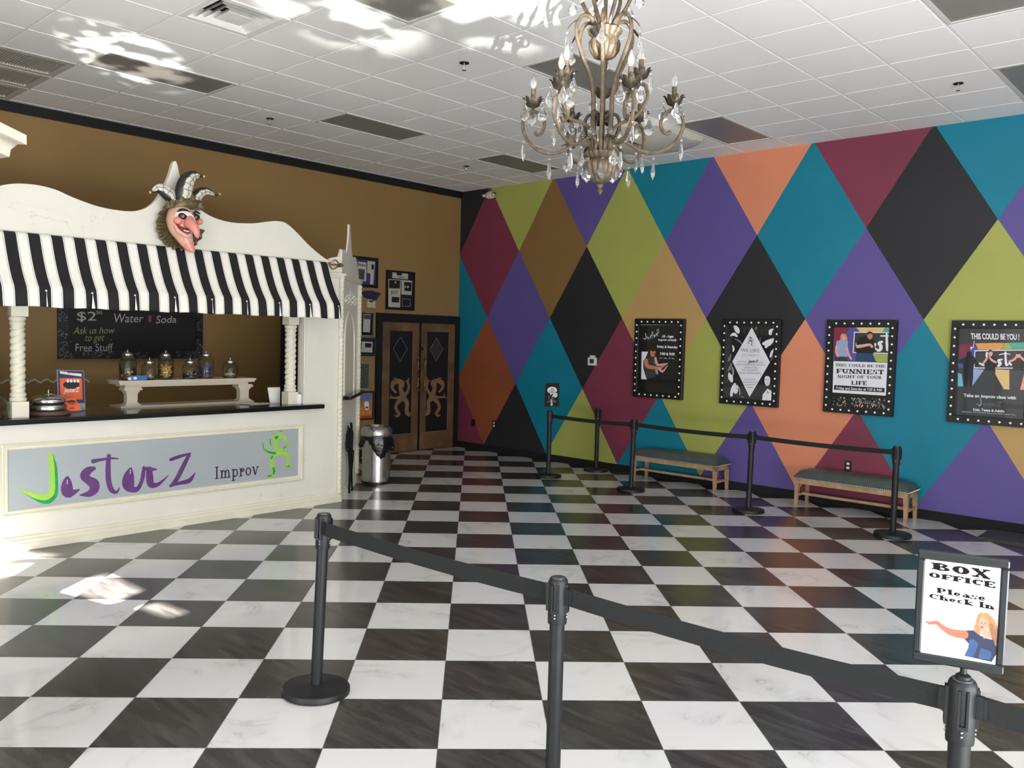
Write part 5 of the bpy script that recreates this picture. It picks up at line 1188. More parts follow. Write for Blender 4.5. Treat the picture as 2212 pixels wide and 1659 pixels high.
# ------------------------------------------------------------------ marquee posters on the diamond wall
MFR = M('marquee_black', (20, 21, 23), .42); BULB = M('marquee_bulb', (236, 236, 230), .3, emit=.25)
GLO = lambda n, c: M('poster_'+n, c, .16, var=.03, scale=20, coat=.6)
PBL = GLO('black', (24, 25, 27)); PWT = GLO('white', (234, 234, 240)); PGR = GLO('grey', (110, 110, 116)); PSK = GLO('skin', (196, 128, 100)); PSK2 = GLO('skin_light', (226, 168, 150)); PCH = GLO('charcoal', (58, 58, 60)); PNV = GLO('navy', (40, 70, 110)); PMR = GLO('maroon', (130, 44, 66)); PPU = GLO('purple', (84, 80, 160)); PTN = GLO('tan', (226, 190, 130)); PTE = GLO('teal', (90, 170, 150)); PLM = GLO('lime', (160, 180, 90)); PHA = GLO('hair', (50, 36, 30)); PBG = GLO('pale_blue', (150, 170, 210)); PPK = GLO('pink', (236, 160, 150)); PGN = GLO('green', (50, 96, 56)); PSL = GLO('silver', (170, 170, 172)); PORG = GLO('orange', (226, 160, 96)); PDT = GLO('light_teal', (110, 180, 200)); PBR = GLO('blonde', (206, 150, 120))
XP = -.05; PPo = Plane((XP, 0, 0), (-1, 0, 0))
yr = [(-3.485, -4.245), (-4.785, -5.55), (-6.10, -6.865), (-7.405, -8.175)]
labs = ['black poster with a laughing man and show times, leftmost of the bulb framed posters', 'poster in a bulb frame with a white diamond reading we like to party', 'poster in a bulb frame reading funniest night of your life', 'poster in a bulb frame reading this could be you, at the right edge']
PO = []
for (ya, yb), lb in zip(yr, labs):
    t = thing('marquee_poster', lb, 'poster', (0, (ya+yb)/2, 1.59), 'bulb framed posters on the diamond wall')
    z0, z1 = 1.063, 2.112; fb = .078
    m_ = MB().box((XP-.008, yb, z0), (-.001, ya, z0+fb)).box((XP-.008, yb, z1-fb), (-.001, ya, z1)).box((XP-.008, ya-fb*.82, z0+fb), (-.001, ya, z1-fb)).box((XP-.008, yb, z0+fb), (-.001, yb+fb, z1-fb))
    fr = m_.obj('frame', MFR, t); fr.modifiers.new('b', 'BEVEL').width = .004
    MB().box((XP, yb+.03, z0+.03), (-.002, ya-.03, z1-.03)).obj('print_panel', PBL, t)
    bl = []
    for i in range(7): 
        y = ya-.11-(ya-yb-.20)*i/6.0
        bl += [(y, z1-.040), (y-.0, z0+.036)]
    for i in range(11): 
        z = z1-.085-(z1-z0-.165)*i/10; bl += [(ya-.036, z), (yb+.042, z-.0)]
    for k, (y, z) in enumerate(bl):
        if k == 0:
            q = MB().ball((0, 0, 0), .0115, 10, sc=(.7, 1, 1)).obj('bulb', BULB, None, smooth=True); q.parent = t; q0 = q
        else:
            q = q0.copy(); COL.objects.link(q)
        q.location = Vector((XP-.010, y, z))-Vector(t['_o'])
    PO.append(t)
# poster 1
TP = zt(1340, 660, .171790)
d = Draw(PPo, TP, .0008)
d.rect(258, 239, 750, 245, PSL)
d.poly([(268, 580), (350, 580), (300, 700), (290, 800), (332, 930), (262, 925)], PWT)
d.poly([(350, 640), (400, 650), (470, 700), (450, 800), (440, 900), (330, 925), (290, 800), (288, 690)], PCH)
d.ell(410, 595, 36, 52, PSK); d.ell(412, 555, 34, 22, PHA); d.ell(436, 612, 10, 16, M('mask_mouth_red', (120, 30, 32)))
d.brush([(320, 690, 26), (340, 760, 24), (420, 780, 22), (500, 785, 18), (540, 760, 12), (585, 730, 8)], PSK); d.brush([(440, 660, 14), (450, 700, 16), (470, 745, 14), (540, 740, 12), (590, 730, 8)], PSK2); d.brush([(490, 790, 16), (530, 830, 12), (590, 760, 6)], PSK2)
d.poly([(438, 812), (474, 805), (474, 870), (450, 860)], PBG); d.ell(425, 720, 10, 14, PGR)
d.obj('printed_person', PO[0])
d = Draw(PPo, TP, .0008)
for s_ in ([(316, 352, 6), (325, 400, 7), (310, 420, 8), (278, 408, 2)], [(345, 395, 8), (350, 412, 8), (372, 400, 2)], [(395, 370, 5), (380, 385, 8), (385, 405, 5)], [(400, 330, 5), (408, 400, 4)], [(390, 352, 3), (425, 340, 2)], [(425, 370, 8), (430, 392, 6), (450, 360, 4)], [(455, 350, 6), (462, 385, 4), (475, 360, 2)], [(455, 315, 4), (482, 296, 4), (468, 350, 5), (492, 330, 2)]): d.brush(s_, PSL)
d.line([(345, 432), (462, 385)], 3, PGR)
d.text('All - Ages', [(522, 368), (668, 372), (668, 403), (522, 401)], PWT, bold=.035); d.text('Improv comedy', [(480, 416), (712, 418), (708, 446), (478, 442)], PWT, bold=.035)
d.text('Friday & Saturday', [(462, 500), (722, 506), (718, 538), (460, 530)], PWT, bold=.035); d.text('7:00 & 9:00', [(496, 588), (684, 594), (684, 628), (496, 620)], PWT, bold=.035); d.text('$10 - Adult    $8 - Kids', [(494, 650), (680, 656), (680, 674), (494, 668)], PSL, bold=.03)
d.obj('poster_lettering', PO[0])
# poster 2
d = Draw(PPo, TP, .0008)
d.rect(1365, 246, 1940, 251, PSL)
d.brush([(1440, 262, 18), (1465, 300, 30), (1480, 330, 22)], PWT); d.brush([(1385, 380, 6), (1430, 360, 20), (1465, 385, 12)], PWT); d.brush([(1440, 420, 5), (1500, 450, 14), (1530, 490, 5)], PGR); d.brush([(1708, 275, 12), (1700, 300, 10)], PGR); d.brush([(1760, 400, 5), (1755, 450, 8)], PGR)
d.brush([(1920, 295, 6), (1890, 320, 22), (1885, 355, 18)], PWT); d.brush([(1930, 420, 14), (1860, 470, 40), (1795, 480, 14)], PWT); d.brush([(1830, 520, 16), (1880, 470, 20)], PWT); d.brush([(1928, 545, 4), (1905, 590, 16), (1890, 640, 14)], PWT); d.brush([(1930, 620, 5), (1895, 690, 8)], PGR)
d.brush([(1410, 500, 4), (1425, 540, 12), (1418, 575, 8)], PWT); d.brush([(1390, 620, 10), (1370, 680, 16), (1360, 700, 6)], PGR); d.brush([(1400, 720, 6), (1380, 790, 22), (1350, 820, 6)], PGR); d.brush([(1365, 850, 8), (1385, 900, 30), (1400, 950, 16)], PWT); d.brush([(1412, 780, 4), (1418, 860, 5), (1390, 960, 4)], PWT)
d.brush([(1440, 990, 16), (1410, 1050, 20), (1395, 1130, 16)], PWT); d.ell(1450, 1055, 34, 55, PWT); d.brush([(1470, 1000, 6), (1500, 1060, 6), (1500, 1120, 6)], PSL); d.ell(1466, 1048, 8, 5, PBL); d.ell(1475, 1090, 8, 5, PBL); d.line([(1480, 1050), (1488, 1070)], 3, PBL)
d.brush([(1520, 1140, 8), (1550, 1160, 6)], PGR)
d.ell(1848, 940, 36, 72, PWT); d.poly([(1810, 900), (1815, 868), (1850, 858), (1886, 872), (1886, 905), (1865, 890), (1830, 888)], PHA); d.ell(1832, 930, 7, 4, PBL); d.ell(1862, 932, 7, 4, PBL); d.line([(1848, 935), (1846, 960)], 2, PGR); d.line([(1838, 982), (1860, 984)], 3, PGR)
d.poly([(1850, 1045), (1900, 1075), (1905, 1195), (1782, 1190), (1790, 1120)], PWT); d.poly([(1845, 1060), (1870, 1100), (1850, 1110)], PGR)
d.poly([(1653, 275), (1882, 712), (1625, 1150), (1408, 702)], PWT)
d.obj('poster_artwork', PO[1])
d = Draw(PPo, TP, .006)
sj = lambda s_, ox, oy, k: [(ox+(x-1480)*k, oy+(y-700)*k, max(1.6, r*k*.8)) for x, y, r in s_]
for s_ in jf: d.brush([(1645-(x-1645), y, r) for x, y, r in sj(s_, 1648, 445, .135)], PGN, per=3)
d.text('WE LIKE', [(1515, 540), (1752, 546), (1752, 588), (1515, 582)], PGR, bold=-.002); d.text('TO PARTY', [(1528, 608), (1752, 614), (1750, 648), (1528, 642)], PSL, bold=-.004)
d.text('HIRE THE', [(1472, 696), (1588, 698), (1588, 713), (1472, 711)], PGR); d.text('FOR', [(1748, 708), (1800, 709), (1800, 725), (1748, 723)], PGR); d.text('JesterZ', [(1605, 684), (1735, 684), (1735, 712), (1605, 722)], PBL, bold=.02, shear=.2)
for t_, a, b_, y in (('YOUR CORPORATE, PRIVATE,', 1450, 1820, 732), ('CHURCH, OR', 1552, 1715, 768), ('SCHOOL EVENT', 1528, 1728, 800), ('LOCAL OR NATIONAL', 1492, 1768, 836), ('INFO & PRICING:', 1560, 1702, 922), ('JESTERZIMPROV.COM', 1540, 1715, 956)): d.text(t_, [(a, y), (b_, y+5), (b_, y+24), (a, y+19)] if y < 900 else [(a, y), (b_, y+4), (b_, y+18), (a, y+14)], PGR)
d.rect(1568, 992, 1695, 1002, PSL); d.rect(1592, 1024, 1662, 1034, PSL)
d.obj('poster_lettering', PO[1])
# posters 3 and 4
TQ = zt(1760, 670, .204339)
d = Draw(PPo, TQ, .0008)
d.poly([(205, 183), (788, 183), (775, 552), (196, 538)], PPU); d.poly([(205, 183), (370, 183), (330, 250), (240, 400), (202, 500)], PMR); d.poly([(440, 183), (788, 183), (786, 232), (480, 232)], PTN); d.poly([(740, 183), (788, 183), (786, 232), (715, 232)], PTE)
d.poly([(605, 460), (778, 465), (775, 552), (652, 548)], PLM); d.poly([(415, 228), (784, 234), (778, 462), (402, 452)], PWT); d.poly([(424, 238), (784, 243), (779, 452), (412, 444)], PCH)
d.brush([(760, 252, 10), (762, 340, 14), (768, 420, 14)], PWT); d.brush([(700, 272, 8), (782, 272, 8)], PWT); d.brush([(710, 335, 12), (680, 350, 16), (700, 385, 18), (690, 420, 16), (662, 428, 10)], PWT); d.brush([(640, 360, 12), (625, 400, 14), (660, 412, 6)], PWT); d.poly([(434, 350), (444, 345), (444, 382), (432, 380)], PWT)
d.poly([(228, 330), (300, 305), (350, 330), (352, 400), (345, 495), (240, 488), (222, 400)], PBG); d.poly([(215, 488), (345, 495), (345, 540), (205, 538)], PCH)
d.brush([(232, 390, 14), (228, 440, 12), (245, 485, 12)], PSK2); d.brush([(340, 400, 12), (355, 460, 12), (385, 515, 10)], PSK2); d.ell(312, 285, 26, 34, PSK2); d.brush([(290, 262, 14), (278, 300, 10), (282, 330, 6)], PBR); d.brush([(310, 256, 10), (335, 290, 8), (340, 335, 6)], PBR)
d.poly([(480, 285), (540, 270), (620, 310), (640, 420), (620, 460), (440, 452), (440, 350)], PBL); d.poly([(440, 450), (610, 458), (652, 550), (430, 542)], PNV)
d.ell(583, 270, 28, 40, PSK); d.poly([(552, 262), (556, 232), (585, 224), (612, 238), (612, 262), (590, 245)], PHA); d.brush([(455, 385, 18), (520, 375, 15), (580, 365, 13), (605, 385, 14)], PSK2)
d.poly([(198, 538), (772, 556), (758, 905), (188, 870)], PWT)
rn = random.Random(5)
for k in range(230):
    x = rn.uniform(195, 330) if k < 60 else rn.uniform(390, 745); y = rn.uniform(920, 1035)+ (x-190)*.03; s_ = rn.uniform(4, 8)
    d.sub = k % 9; d.ell(x, y, s_, s_*1.3, (PSL, PGR, PCH, PSK2, PGR, PSL, PGR, PCH)[k % 8], 6); d.k -= 1; d.sub = 0
d.obj('poster_artwork', PO[2])
d = Draw(PPo, TQ, .006)
def st(t_, x0, x1, y, h, fat=.2, thin=.1, k=.026): d.text(t_, [(x0, y), (x1, y+(x1-x0)*k), (x1, y+(x1-x0)*k+h), (x0, y+h)], INKB, slab=True, fat=fat, thin=thin)
st('THIS COULD BE THE', 216, 746, 566, 28); st('FUNNIEST', 226, 732, 620, 46, .24, .12); st('NIGHT OF YOUR', 238, 710, 685, 30); st('LIFE', 385, 552, 748, 40, .24, .12, .02)
d.poly([(206, 792), (738, 824), (735, 870), (204, 840)], PBL); d.text('Friday and Saturday at 7:00 & 9:00', [(228, 806), (712, 830), (712, 858), (228, 834)], PWT, bold=.012)
d.obj('poster_lettering', PO[2])
TR = zt(2040, 680, .150745)
d = Draw(PPo, TR, .0008)
rb = 1190
d.rect(225, 186, 1300, 191, PSL); d.poly([(220, 200), (1300, 200), (1300, 1500), (1130, 1495), (175, 1430)], PCH)
d.poly([(215, 420), (420, 408), (380, 520), (202, 640)], PMR); d.poly([(425, 408), (480, 500), (440, 510), (430, 760), (200, 760), (202, 640), (300, 590)], PPU); d.poly([(440, 408), (870, 402), (805, 500), (485, 500)], PORG); d.poly([(875, 402), (905, 402), (975, 490), (810, 498)], PLM); d.poly([(905, 402), (1300, 392), (1300, 488), (975, 490)], PTE)
d.poly([(432, 508), (1300, 494), (1300, 772), (420, 768)], PWT); d.poly([(444, 522), (1300, 508), (1300, 758), (432, 755)], PCH)
d.poly([(195, 830), (250, 850), (270, 1025), (190, 1025)], PDT); d.poly([(415, 775), (570, 785), (400, 1020)], PBG); d.poly([(730, 780), (930, 790), (930, 1072), (850, 1065), (730, 850)], PTN); d.poly([(1140, 850), (1300, 850), (1300, 1080), (1085, 1075)], PPK)
d.brush([(875, 540, 14), (878, 640, 16), (890, 720, 16), (925, 700, 5)], PWT); d.brush([(785, 572, 6), (870, 556, 8), (945, 566, 5)], PWT); d.brush([(825, 640, 12), (775, 655, 18), (800, 700, 24), (770, 735, 14)], PWT); d.brush([(930, 690, 12), (955, 715, 14)], PWT); d.poly([(500, 680), (575, 715), (570, 740), (492, 705)], PWT)
d.poly([(318, 560), (330, 525), (362, 518), (388, 530), (390, 575), (430, 605), (455, 650), (500, 730), (480, 740), (430, 700), (415, 760), (412, 900), (395, 1030), (365, 1030), (345, 900), (325, 1030), (290, 1030), (270, 900), (265, 710), (250, 700), (205, 695), (205, 640), (260, 620), (310, 600)], PBL)
d.poly([(608, 640), (640, 598), (690, 598), (748, 640), (738, 720), (720, 800), (590, 800), (575, 740)], PBL); d.poly([(590, 800), (720, 800), (740, 1040), (690, 1040), (650, 860), (620, 1040), (575, 1040)], PCH); d.ell(660, 550, 32, 46, PSK2); d.poly([(630, 545), (632, 508), (660, 500), (690, 515), (690, 540), (665, 522)], PHA); d.brush([(560, 690, 14), (600, 640, 16), (612, 600, 12)], PPK); d.brush([(735, 680, 16), (680, 650, 16), (645, 605, 12)], PPK); d.brush([(608, 545, 14), (604, 590, 14)], PWT)
d.poly([(985, 645), (1030, 600), (1085, 600), (1150, 650), (1135, 800), (980, 800)], PBL); d.ell(1058, 575, 32, 44, PSK2); d.brush([(930, 670, 14), (1000, 640, 16), (1040, 590, 14)], PPK); d.brush([(1150, 660, 14), (1110, 620, 16), (1080, 590, 14)], PPK); d.poly([(1028, 565), (1035, 530), (1060, 525), (1088, 540), (1088, 562)], PHA)
d.poly([(408, 470), (425, 370), (432, 372), (416, 472)], PWT); d.poly([(370, 455), (412, 465), (380, 505)], PWT)
d.obj('poster_artwork', PO[3])
d = Draw(PPo, TR, .006)
d.text('THIS COULD BE YOU !', [(376, 262), (1075, 275), (1072, 358), (384, 345)], PWT, bold=.03)
d.text('Take an improv class with', [(274, 1128), (1028, 1168), (1026, 1212), (274, 1172)], PWT, bold=.03); d.text('Kids, Teens & Adults', [(412, 1338), (860, 1362), (858, 1398), (412, 1374)], PWT, bold=.03); d.text('Beginners, Intermediate, Advanced, Performance Prep', [(258, 1374), (1018, 1422), (1018, 1442), (258, 1394)], PSL, bold=.02)
d.brush([(520, 1200, 5), (525, 1270, 6), (505, 1300, 8), (455, 1275, 2)], PSL); d.text('esterZ', [(560, 1250), (820, 1250), (815, 1310), (560, 1300)], PGR, shear=.2)
d.obj('poster_lettering', PO[3])
# ------------------------------------------------------------------ framed pieces on the brown wall
TW = zt(680, 450, .385728); Tw1 = zt(660, 460, .14472)
FRB = M('frame_black', (20, 20, 24), .3); MATP = M('mat_purple', (58, 48, 104), .6); PAPR = M('news_paper', (178, 176, 164), .8, var=.06, scale=30); DKB = M('mat_black', (26, 26, 30), .6); SLV = M('frame_silver', (150, 146, 132), .4, .5, var=.5, scale=60); GPG = M('print_photo_grey', (70, 68, 66), .6)
def wallframe(x0, x1, z0, z1, fmat, bw, mat, lab, dep=.025, nm='picture_frame', cat='picture'):
    t = thing(nm, lab, cat, ((x0+x1)/2, 0, (z0+z1)/2))
    MB().box((x0, -dep, z0), (x1, -.001, z0+bw)).box((x0, -dep, z1-bw), (x1, -.001, z1)).box((x0, -dep, z0+bw), (x0+bw, -.001, z1-bw)).box((x1-bw, -dep, z0+bw), (x1, -.001, z1-bw)).obj('frame', fmat, t)
    MB().box((x0+bw, -dep*.6, z0+bw), (x1-bw, -.001, z1-bw)).obj('mat_board', mat, t)
    return t, Draw(Plane((0, -dep*.6, 0), (0, -1, 0)), TW, .001)
t, d = wallframe(-2.20, -1.685, 2.49, 2.93, FRB, .04, MATP, 'black frame with purple mat holding newspaper clippings, highest on the brown wall'); d.T = Tw1
d.poly([(775, 725), (910, 740), (905, 1020), (790, 1010)], PAPR); d.poly([(925, 715), (1038, 730), (1010, 1070), (962, 1065), (970, 905), (918, 895)], PAPR); d.poly([(790, 830), (885, 845), (875, 1000), (795, 985)], GPG); d.text('News', [(780, 745), (900, 760), (898, 800), (780, 788)], PBK, bold=.02); d.poly([(985, 765), (1022, 770), (1020, 845), (982, 840)], DKB); d.obj('clippings', t)
t, d = wallframe(-1.525, -.968, 2.185, 2.775, FRB, .03, DKB, 'large black board with magazine pages mounted above the double doors')
d.poly([(435, 355), (523, 365), (522, 398), (434, 390)], PAPR); d.poly([(412, 396), (482, 400), (478, 556), (412, 552)], PAPR); d.poly([(416, 400), (478, 404), (476, 450), (416, 448)], DKB); d.text('JEST', [(424, 460), (468, 462), (468, 482), (424, 480)], PBK); d.poly([(432, 495), (474, 498), (472, 528), (430, 526)], DKB)
d.poly([(486, 400), (546, 406), (542, 486), (514, 484), (484, 482)], PAPR); d.poly([(500, 412), (543, 416), (540, 466), (502, 462)], DKB); d.poly([(458, 358), (488, 360), (488, 376), (458, 374)], DKB); d.text('Tribune', [(462, 378), (500, 380), (500, 390), (462, 388)], PBK, bold=.02)
d.line([(490, 506), (535, 510), (534, 550), (490, 548), (490, 506)], .8, PAPR); d.ell(522, 440, 5, 7, PAPR); d.ell(508, 440, 4, 6, PAPR); d.ell(452, 415, 5, 5, PAPR); d.obj('clippings', t)
# small masquerade ornament
o = thing('mask_ornament', 'small purple winged mask ornament with a white tag on the brown wall', 'ornament', (-1.86, 0, 2.27)); PWl = Plane((0, -.02, 0), (0, -1, 0))
ORN = M('ornament_purple', (56, 48, 84), .3, .3, var=.6, scale=50, bump=.4)
m_ = MB().poly([PWl.at(*Tw1(x, y)) for x, y in [(845, 1190), (880, 1165), (960, 1160), (1020, 1165), (1040, 1180), (1110, 1190), (1125, 1205), (1085, 1260), (1060, 1300), (1030, 1310), (960, 1280), (890, 1265)]], (0, -1, 0), .018); m_.ball(PWl.at(*Tw1(960, 1220), .01), .03, 10, sc=(1.6, .5, .8)); m_.obj('winged_mask', ORN, o, smooth=50)
MB().poly([PWl.at(*Tw1(x, y)) for x, y in [(930, 1290), (1040, 1300), (1050, 1420), (925, 1405)]], (0, -1, 0), .018).obj('tag', M('tag_cream', (190, 182, 160), .6, var=.3, scale=30), o); d = Draw(PWl, Tw1, .001); d.poly([(945, 1300), (1030, 1305), (1000, 1340), (950, 1330)], GPG); d.obj('tag_print', o)
t, d = wallframe(-1.985, -1.745, 1.775, 2.135, SLV, .018, FRB, 'narrow portrait frame with beaded silver edge and grey page, left of the doors')
d.poly([(273, 592), (313, 594), (308, 695), (270, 692)], PAPR); d.poly([(275, 596), (311, 598), (311, 622), (275, 620)], GPG); d.obj('page', t)
t, d = wallframe(-2.06, -1.70, 1.485, 1.755, M('frame_slate_blue', (44, 44, 66), .3), .035, FRB, 'landscape slate blue frame with a small document, beside the door trim')
d.poly([(264, 745), (325, 748), (322, 808), (260, 805)], PAPR); d.poly([(282, 754), (318, 756), (317, 780), (281, 779)], DKB); d.obj('page', t)
t, d = wallframe(-2.13, -1.80, .985, 1.40, SLV, .03, M('mat_green', (70, 78, 62), .6), 'frame with crackled silver edge and green mat, behind the tower edge')
d.poly([(240, 900), (258, 902), (256, 965), (240, 962)], PAPR); d.obj('page', t)
t, d = wallframe(-2.02, -1.725, .545, .965, M('frame_walnut', (44, 24, 20), .3), .022, M('painting_grey', (140, 120, 100), .6), 'lowest walnut frame with a blue and orange painting above the waste bin')
d.poly([(256, 1033), (318, 1036), (318, 1070), (256, 1075)], M('paint_sky', (96, 108, 158), .6)); d.poly([(256, 1110), (275, 1098), (318, 1115), (314, 1178), (252, 1185)], M('paint_ochre', (206, 130, 56), .6, var=.3, scale=30)); d.brush([(290, 1095, 14), (292, 1120, 10)], PWH); d.ell(292, 1115, 8, 5, M('paint_dark_red', (90, 40, 50), .6)); d.poly([(252, 1165), (315, 1158), (314, 1180), (252, 1186)], M('paint_red', (170, 70, 50), .6)); d.obj('painting', t)
# ------------------------------------------------------------------ chandelier
cxh = Vector((-5.570, -6.965, 0))
ch = thing('chandelier', 'antique bronze candle chandelier with scrolled arms and hanging crystals', 'chandelier', (cxh.x, cxh.y, 2.67))
BRZ = M('antique_bronze', (98, 86, 70), .5, .3, var=.35, scale=40, bump=.15); BRD = M('bronze_dark', (70, 62, 50), .55, .3, var=.3, scale=40, bump=.15); GLD = M('gilt_leaf', (176, 138, 84), .4, .5, var=.3, scale=40)
BUL = M('candle_bulb_glass', (250, 250, 250), .04, trans=.85, ior=1.2, var=0); CRY = M('crystal', (255, 255, 255), .0, trans=.95, ior=1.38, var=0)
ex = Vector((RT.x, RT.y, 0)).normalized(); ey = Vector((-ex.y, ex.x, 0))   # to the picture's right, and away from the camera
def RZ(r, z, a):
    a = math.radians(a); return cxh+(ex*math.cos(a)+ey*math.sin(a))*r+Vector((0, 0, z))
c0 = (cxh.x, cxh.y, 0)
MB().lathe([(0, 2.665), (.006, 2.668), (.012, 2.68), (.018, 2.69), (.010, 2.70), (.016, 2.712), (.022, 2.722), (.014, 2.73)], c0, 20).obj('finial', BRZ, ch, smooth=50)
MB().lathe([(.014, 2.728), (.05, 2.745), (.082, 2.785), (.094, 2.825), (.090, 2.845), (.066, 2.86), (.062, 2.868), (.072, 2.872), (.082, 2.895), (.088, 2.905), (.05, 2.90)], c0, 96, lobes=16, amp=.10).obj('lower_bowl', BRZ, ch, smooth=50)
MB().lathe([(.02, 3.435), (.055, 3.45), (.078, 3.49), (.082, 3.53), (.066, 3.555), (.070, 3.57), (.086, 3.585), (.090, 3.60), (.07, 3.615), (.03, 3.61)], c0, 72, lobes=12, amp=.14).obj('upper_bowl', BRZ, ch, smooth=50)
MB().tube([(cxh.x, cxh.y, 2.87), (cxh.x, cxh.y, 3.93)], .011, 10).obj('centre_stem', BRZ, ch, smooth=True)
def tubeRZ(pts, rad, a, mat, name, per=5, parent=ch):
    return MB().tube([RZ(r, z, a) for r, z in cr(pts, per)], rad, 8).obj(name, mat, parent, smooth=True)
for k in range(6):
    a = 20+60*k
    tubeRZ([(.045, 2.89), (.05, 3.0), (.06, 3.12), (.062, 3.22), (.085, 3.33), (.135, 3.44), (.172, 3.53), (.175, 3.61), (.14, 3.665), (.085, 3.655), (.05, 3.60)], .0115, a, BRZ, 'scroll_bar')
    tubeRZ([(.05, 3.60), (.075, 3.66), (.12, 3.73), (.15, 3.81), (.135, 3.89), (.08, 3.93), (.045, 3.89), (.06, 3.84), (.085, 3.85)], .011, a+30, BRZ, 'upper_scroll')
    # inner curl low on the stem
    tubeRZ([(.05, 2.93), (.09, 3.02), (.10, 3.08), (.08, 3.12), (.045, 3.12), (.04, 3.09), (.055, 3.075)], .010, a+30, BRD, 'inner_scroll')
MB().lathe([(.03, 3.93), (.05, 3.95), (.03, 3.97), (.008, 3.99)], c0, 24).obj('top_cap', BRZ, ch, smooth=50)
m_ = MB(); z = 3.985; i = 0
while z < 4.09: m_.tube([Vector((cxh.x, cxh.y, z+.014))+Vector((.010*math.cos(t)*(1 if i % 2 else 0), .010*math.cos(t)*(0 if i % 2 else 1), .018*math.sin(t))) for t in [2*PI*j/10 for j in range(11)]], .003, 5); z += .027; i += 1
m_.obj('chain', BRD, ch, smooth=True)
MB().lathe([(.01, 4.09), (.05, 4.10), (.065, 4.125), (.067, 4.14), (0, 4.14)], c0, 24).obj('canopy', BRZ, ch, smooth=50)
def leafcup(r, z, a, parent):
    c = RZ(r, z, a); m_ = MB()
    m_.lathe([(.005, -.025), (.012, -.018), (.006, -.008), (.02, 0), (.03, .012), (.026, .02)], tuple(c), 16)
    for k in range(8):
        b = 2*PI*k/8; u = Vector((math.cos(b), math.sin(b), 0)); v = Vector((-u.y, u.x, 0))
        prof_ = [(.018, .0, .012), (.034, .010, .020), (.045, .030, .017), (.052, .046, .013), (.064, .050, .004)]
        L = [c+u*p-v*w+Vector((0, 0, h)) for p, h, w in prof_]; R = [c+u*p+v*w+Vector((0, 0, h)) for p, h, w in prof_]; C = [c+u*(p-.004)+Vector((0, 0, h+.004)) for p, h, w in prof_]
        n_ = len(prof_); m_.add(L+C+R, [(i, n_+i, n_+i+1, i+1) for i in range(n_-1)]+[(n_+i, 2*n_+i, 2*n_+i+1, n_+i+1) for i in range(n_-1)])
    o = m_.obj('bobeche', BRD, parent, smooth=60); o.modifiers.new('s', 'SOLIDIFY').thickness = .0015
    MB().lathe([(0, .0), (.0145, .0), (.0145, .105), (.0, .105)], tuple(c), 14).obj('candle_sleeve', BRZ, parent, smooth=40)
    MB().lathe([(.007, .105), (.010, .112), (.0175, .130), (.0185, .142), (.015, .160), (.009, .178), (.003, .192), (0, .198)], tuple(c), 16).obj('candle_bulb', BUL, parent, smooth=True)
    MB().tube([c+Vector((0, 0, .105)), c+Vector((.002, 0, .15))], .0022, 5).obj('bulb_filament', BRASS, parent)
def leaf(p, d_, L, w, mat, parent, curl=.3):
    """serrated acanthus leaf starting at p along d_"""
    d_ = d_.normalized(); s_ = d_.cross(Vector((0, 0, 1))); s_ = s_.normalized() if s_.length > .1 else ex; up = s_.cross(d_)
    N = 8; A = []; B = []; C = []
    for i in range(N+1):
        t = i/N; ww = w*math.sin(PI*min(1, .15+t*.85))*(1 if i % 2 else .7); q = p+d_*L*t+up*(-curl*L*t*t); A.append(q-s_*ww-up*.004); B.append(q); C.append(q+s_*ww-up*.004)
    m_ = MB(); n_ = N+1; m_.add(A+B+C, [(i, n_+i, n_+i+1, i+1) for i in range(N)]+[(n_+i, 2*n_+i, 2*n_+i+1, n_+i+1) for i in range(N)])
    o = m_.obj('acanthus_leaf', mat, parent, smooth=60); o.modifiers.new('s', 'SOLIDIFY').thickness = .002; return p+d_*L-up*curl*L
# crystals: a kite plate and a spear drop, each with a bead and wire
def cr_mesh(kind, s):
    m_ = MB(); m_.tube([(0, 0, 0), (0, 0, -.012*s)], .0009, 5); m_.ball((0, 0, -.018*s), .006*s, 8); m_.tube([(0, 0, -.024*s), (0, 0, -.03*s)], .0009, 5)
    if kind == 0:
        prof_ = [(.0, -.03), (.006, -.038), (.013, -.058), (.024, -.076), (.022, -.088), (.010, -.100), (0, -.108)]; n = 6; fl = .38
    else:
        prof_ = [(.0, -.03), (.005, -.036), (.0085, -.06), (.011, -.078), (.008, -.095), (0, -.112)]; n = 6; fl = .9
    vs_ = []
    for r, z in prof_:
        for k in range(n): a = 2*PI*k/n; vs_.append((r*s*math.cos(a), r*s*fl*math.sin(a), z*s))
    m_.add(vs_, [(i*n+k, (i+1)*n+k, (i+1)*n+(k+1) % n, i*n+(k+1) % n) for i in range(len(prof_)-1) for k in range(n)])
    return m_
kite = None
def crystal(p, kind, s=1.0, rot=0.0):
    s *= 1.22; key = (kind, round(s, 2))
    if key not in _cm:
        o = cr_mesh(kind, s).obj('crystal_drop', CRY, None); _cm[key] = o
    else: o = _cm[key].copy(); COL.objects.link(o)
    o.parent = ch; o.location = Vector(p)-Vector(ch['_o']); o.rotation_euler = (0, 0, rot); return o
_cm = {}
rn = random.Random(11)
low = [(-8, 3.075), (-75, 3.075), (-130, 3.075), (172, 3.075), (112, 3.075), (50, 3.075)]
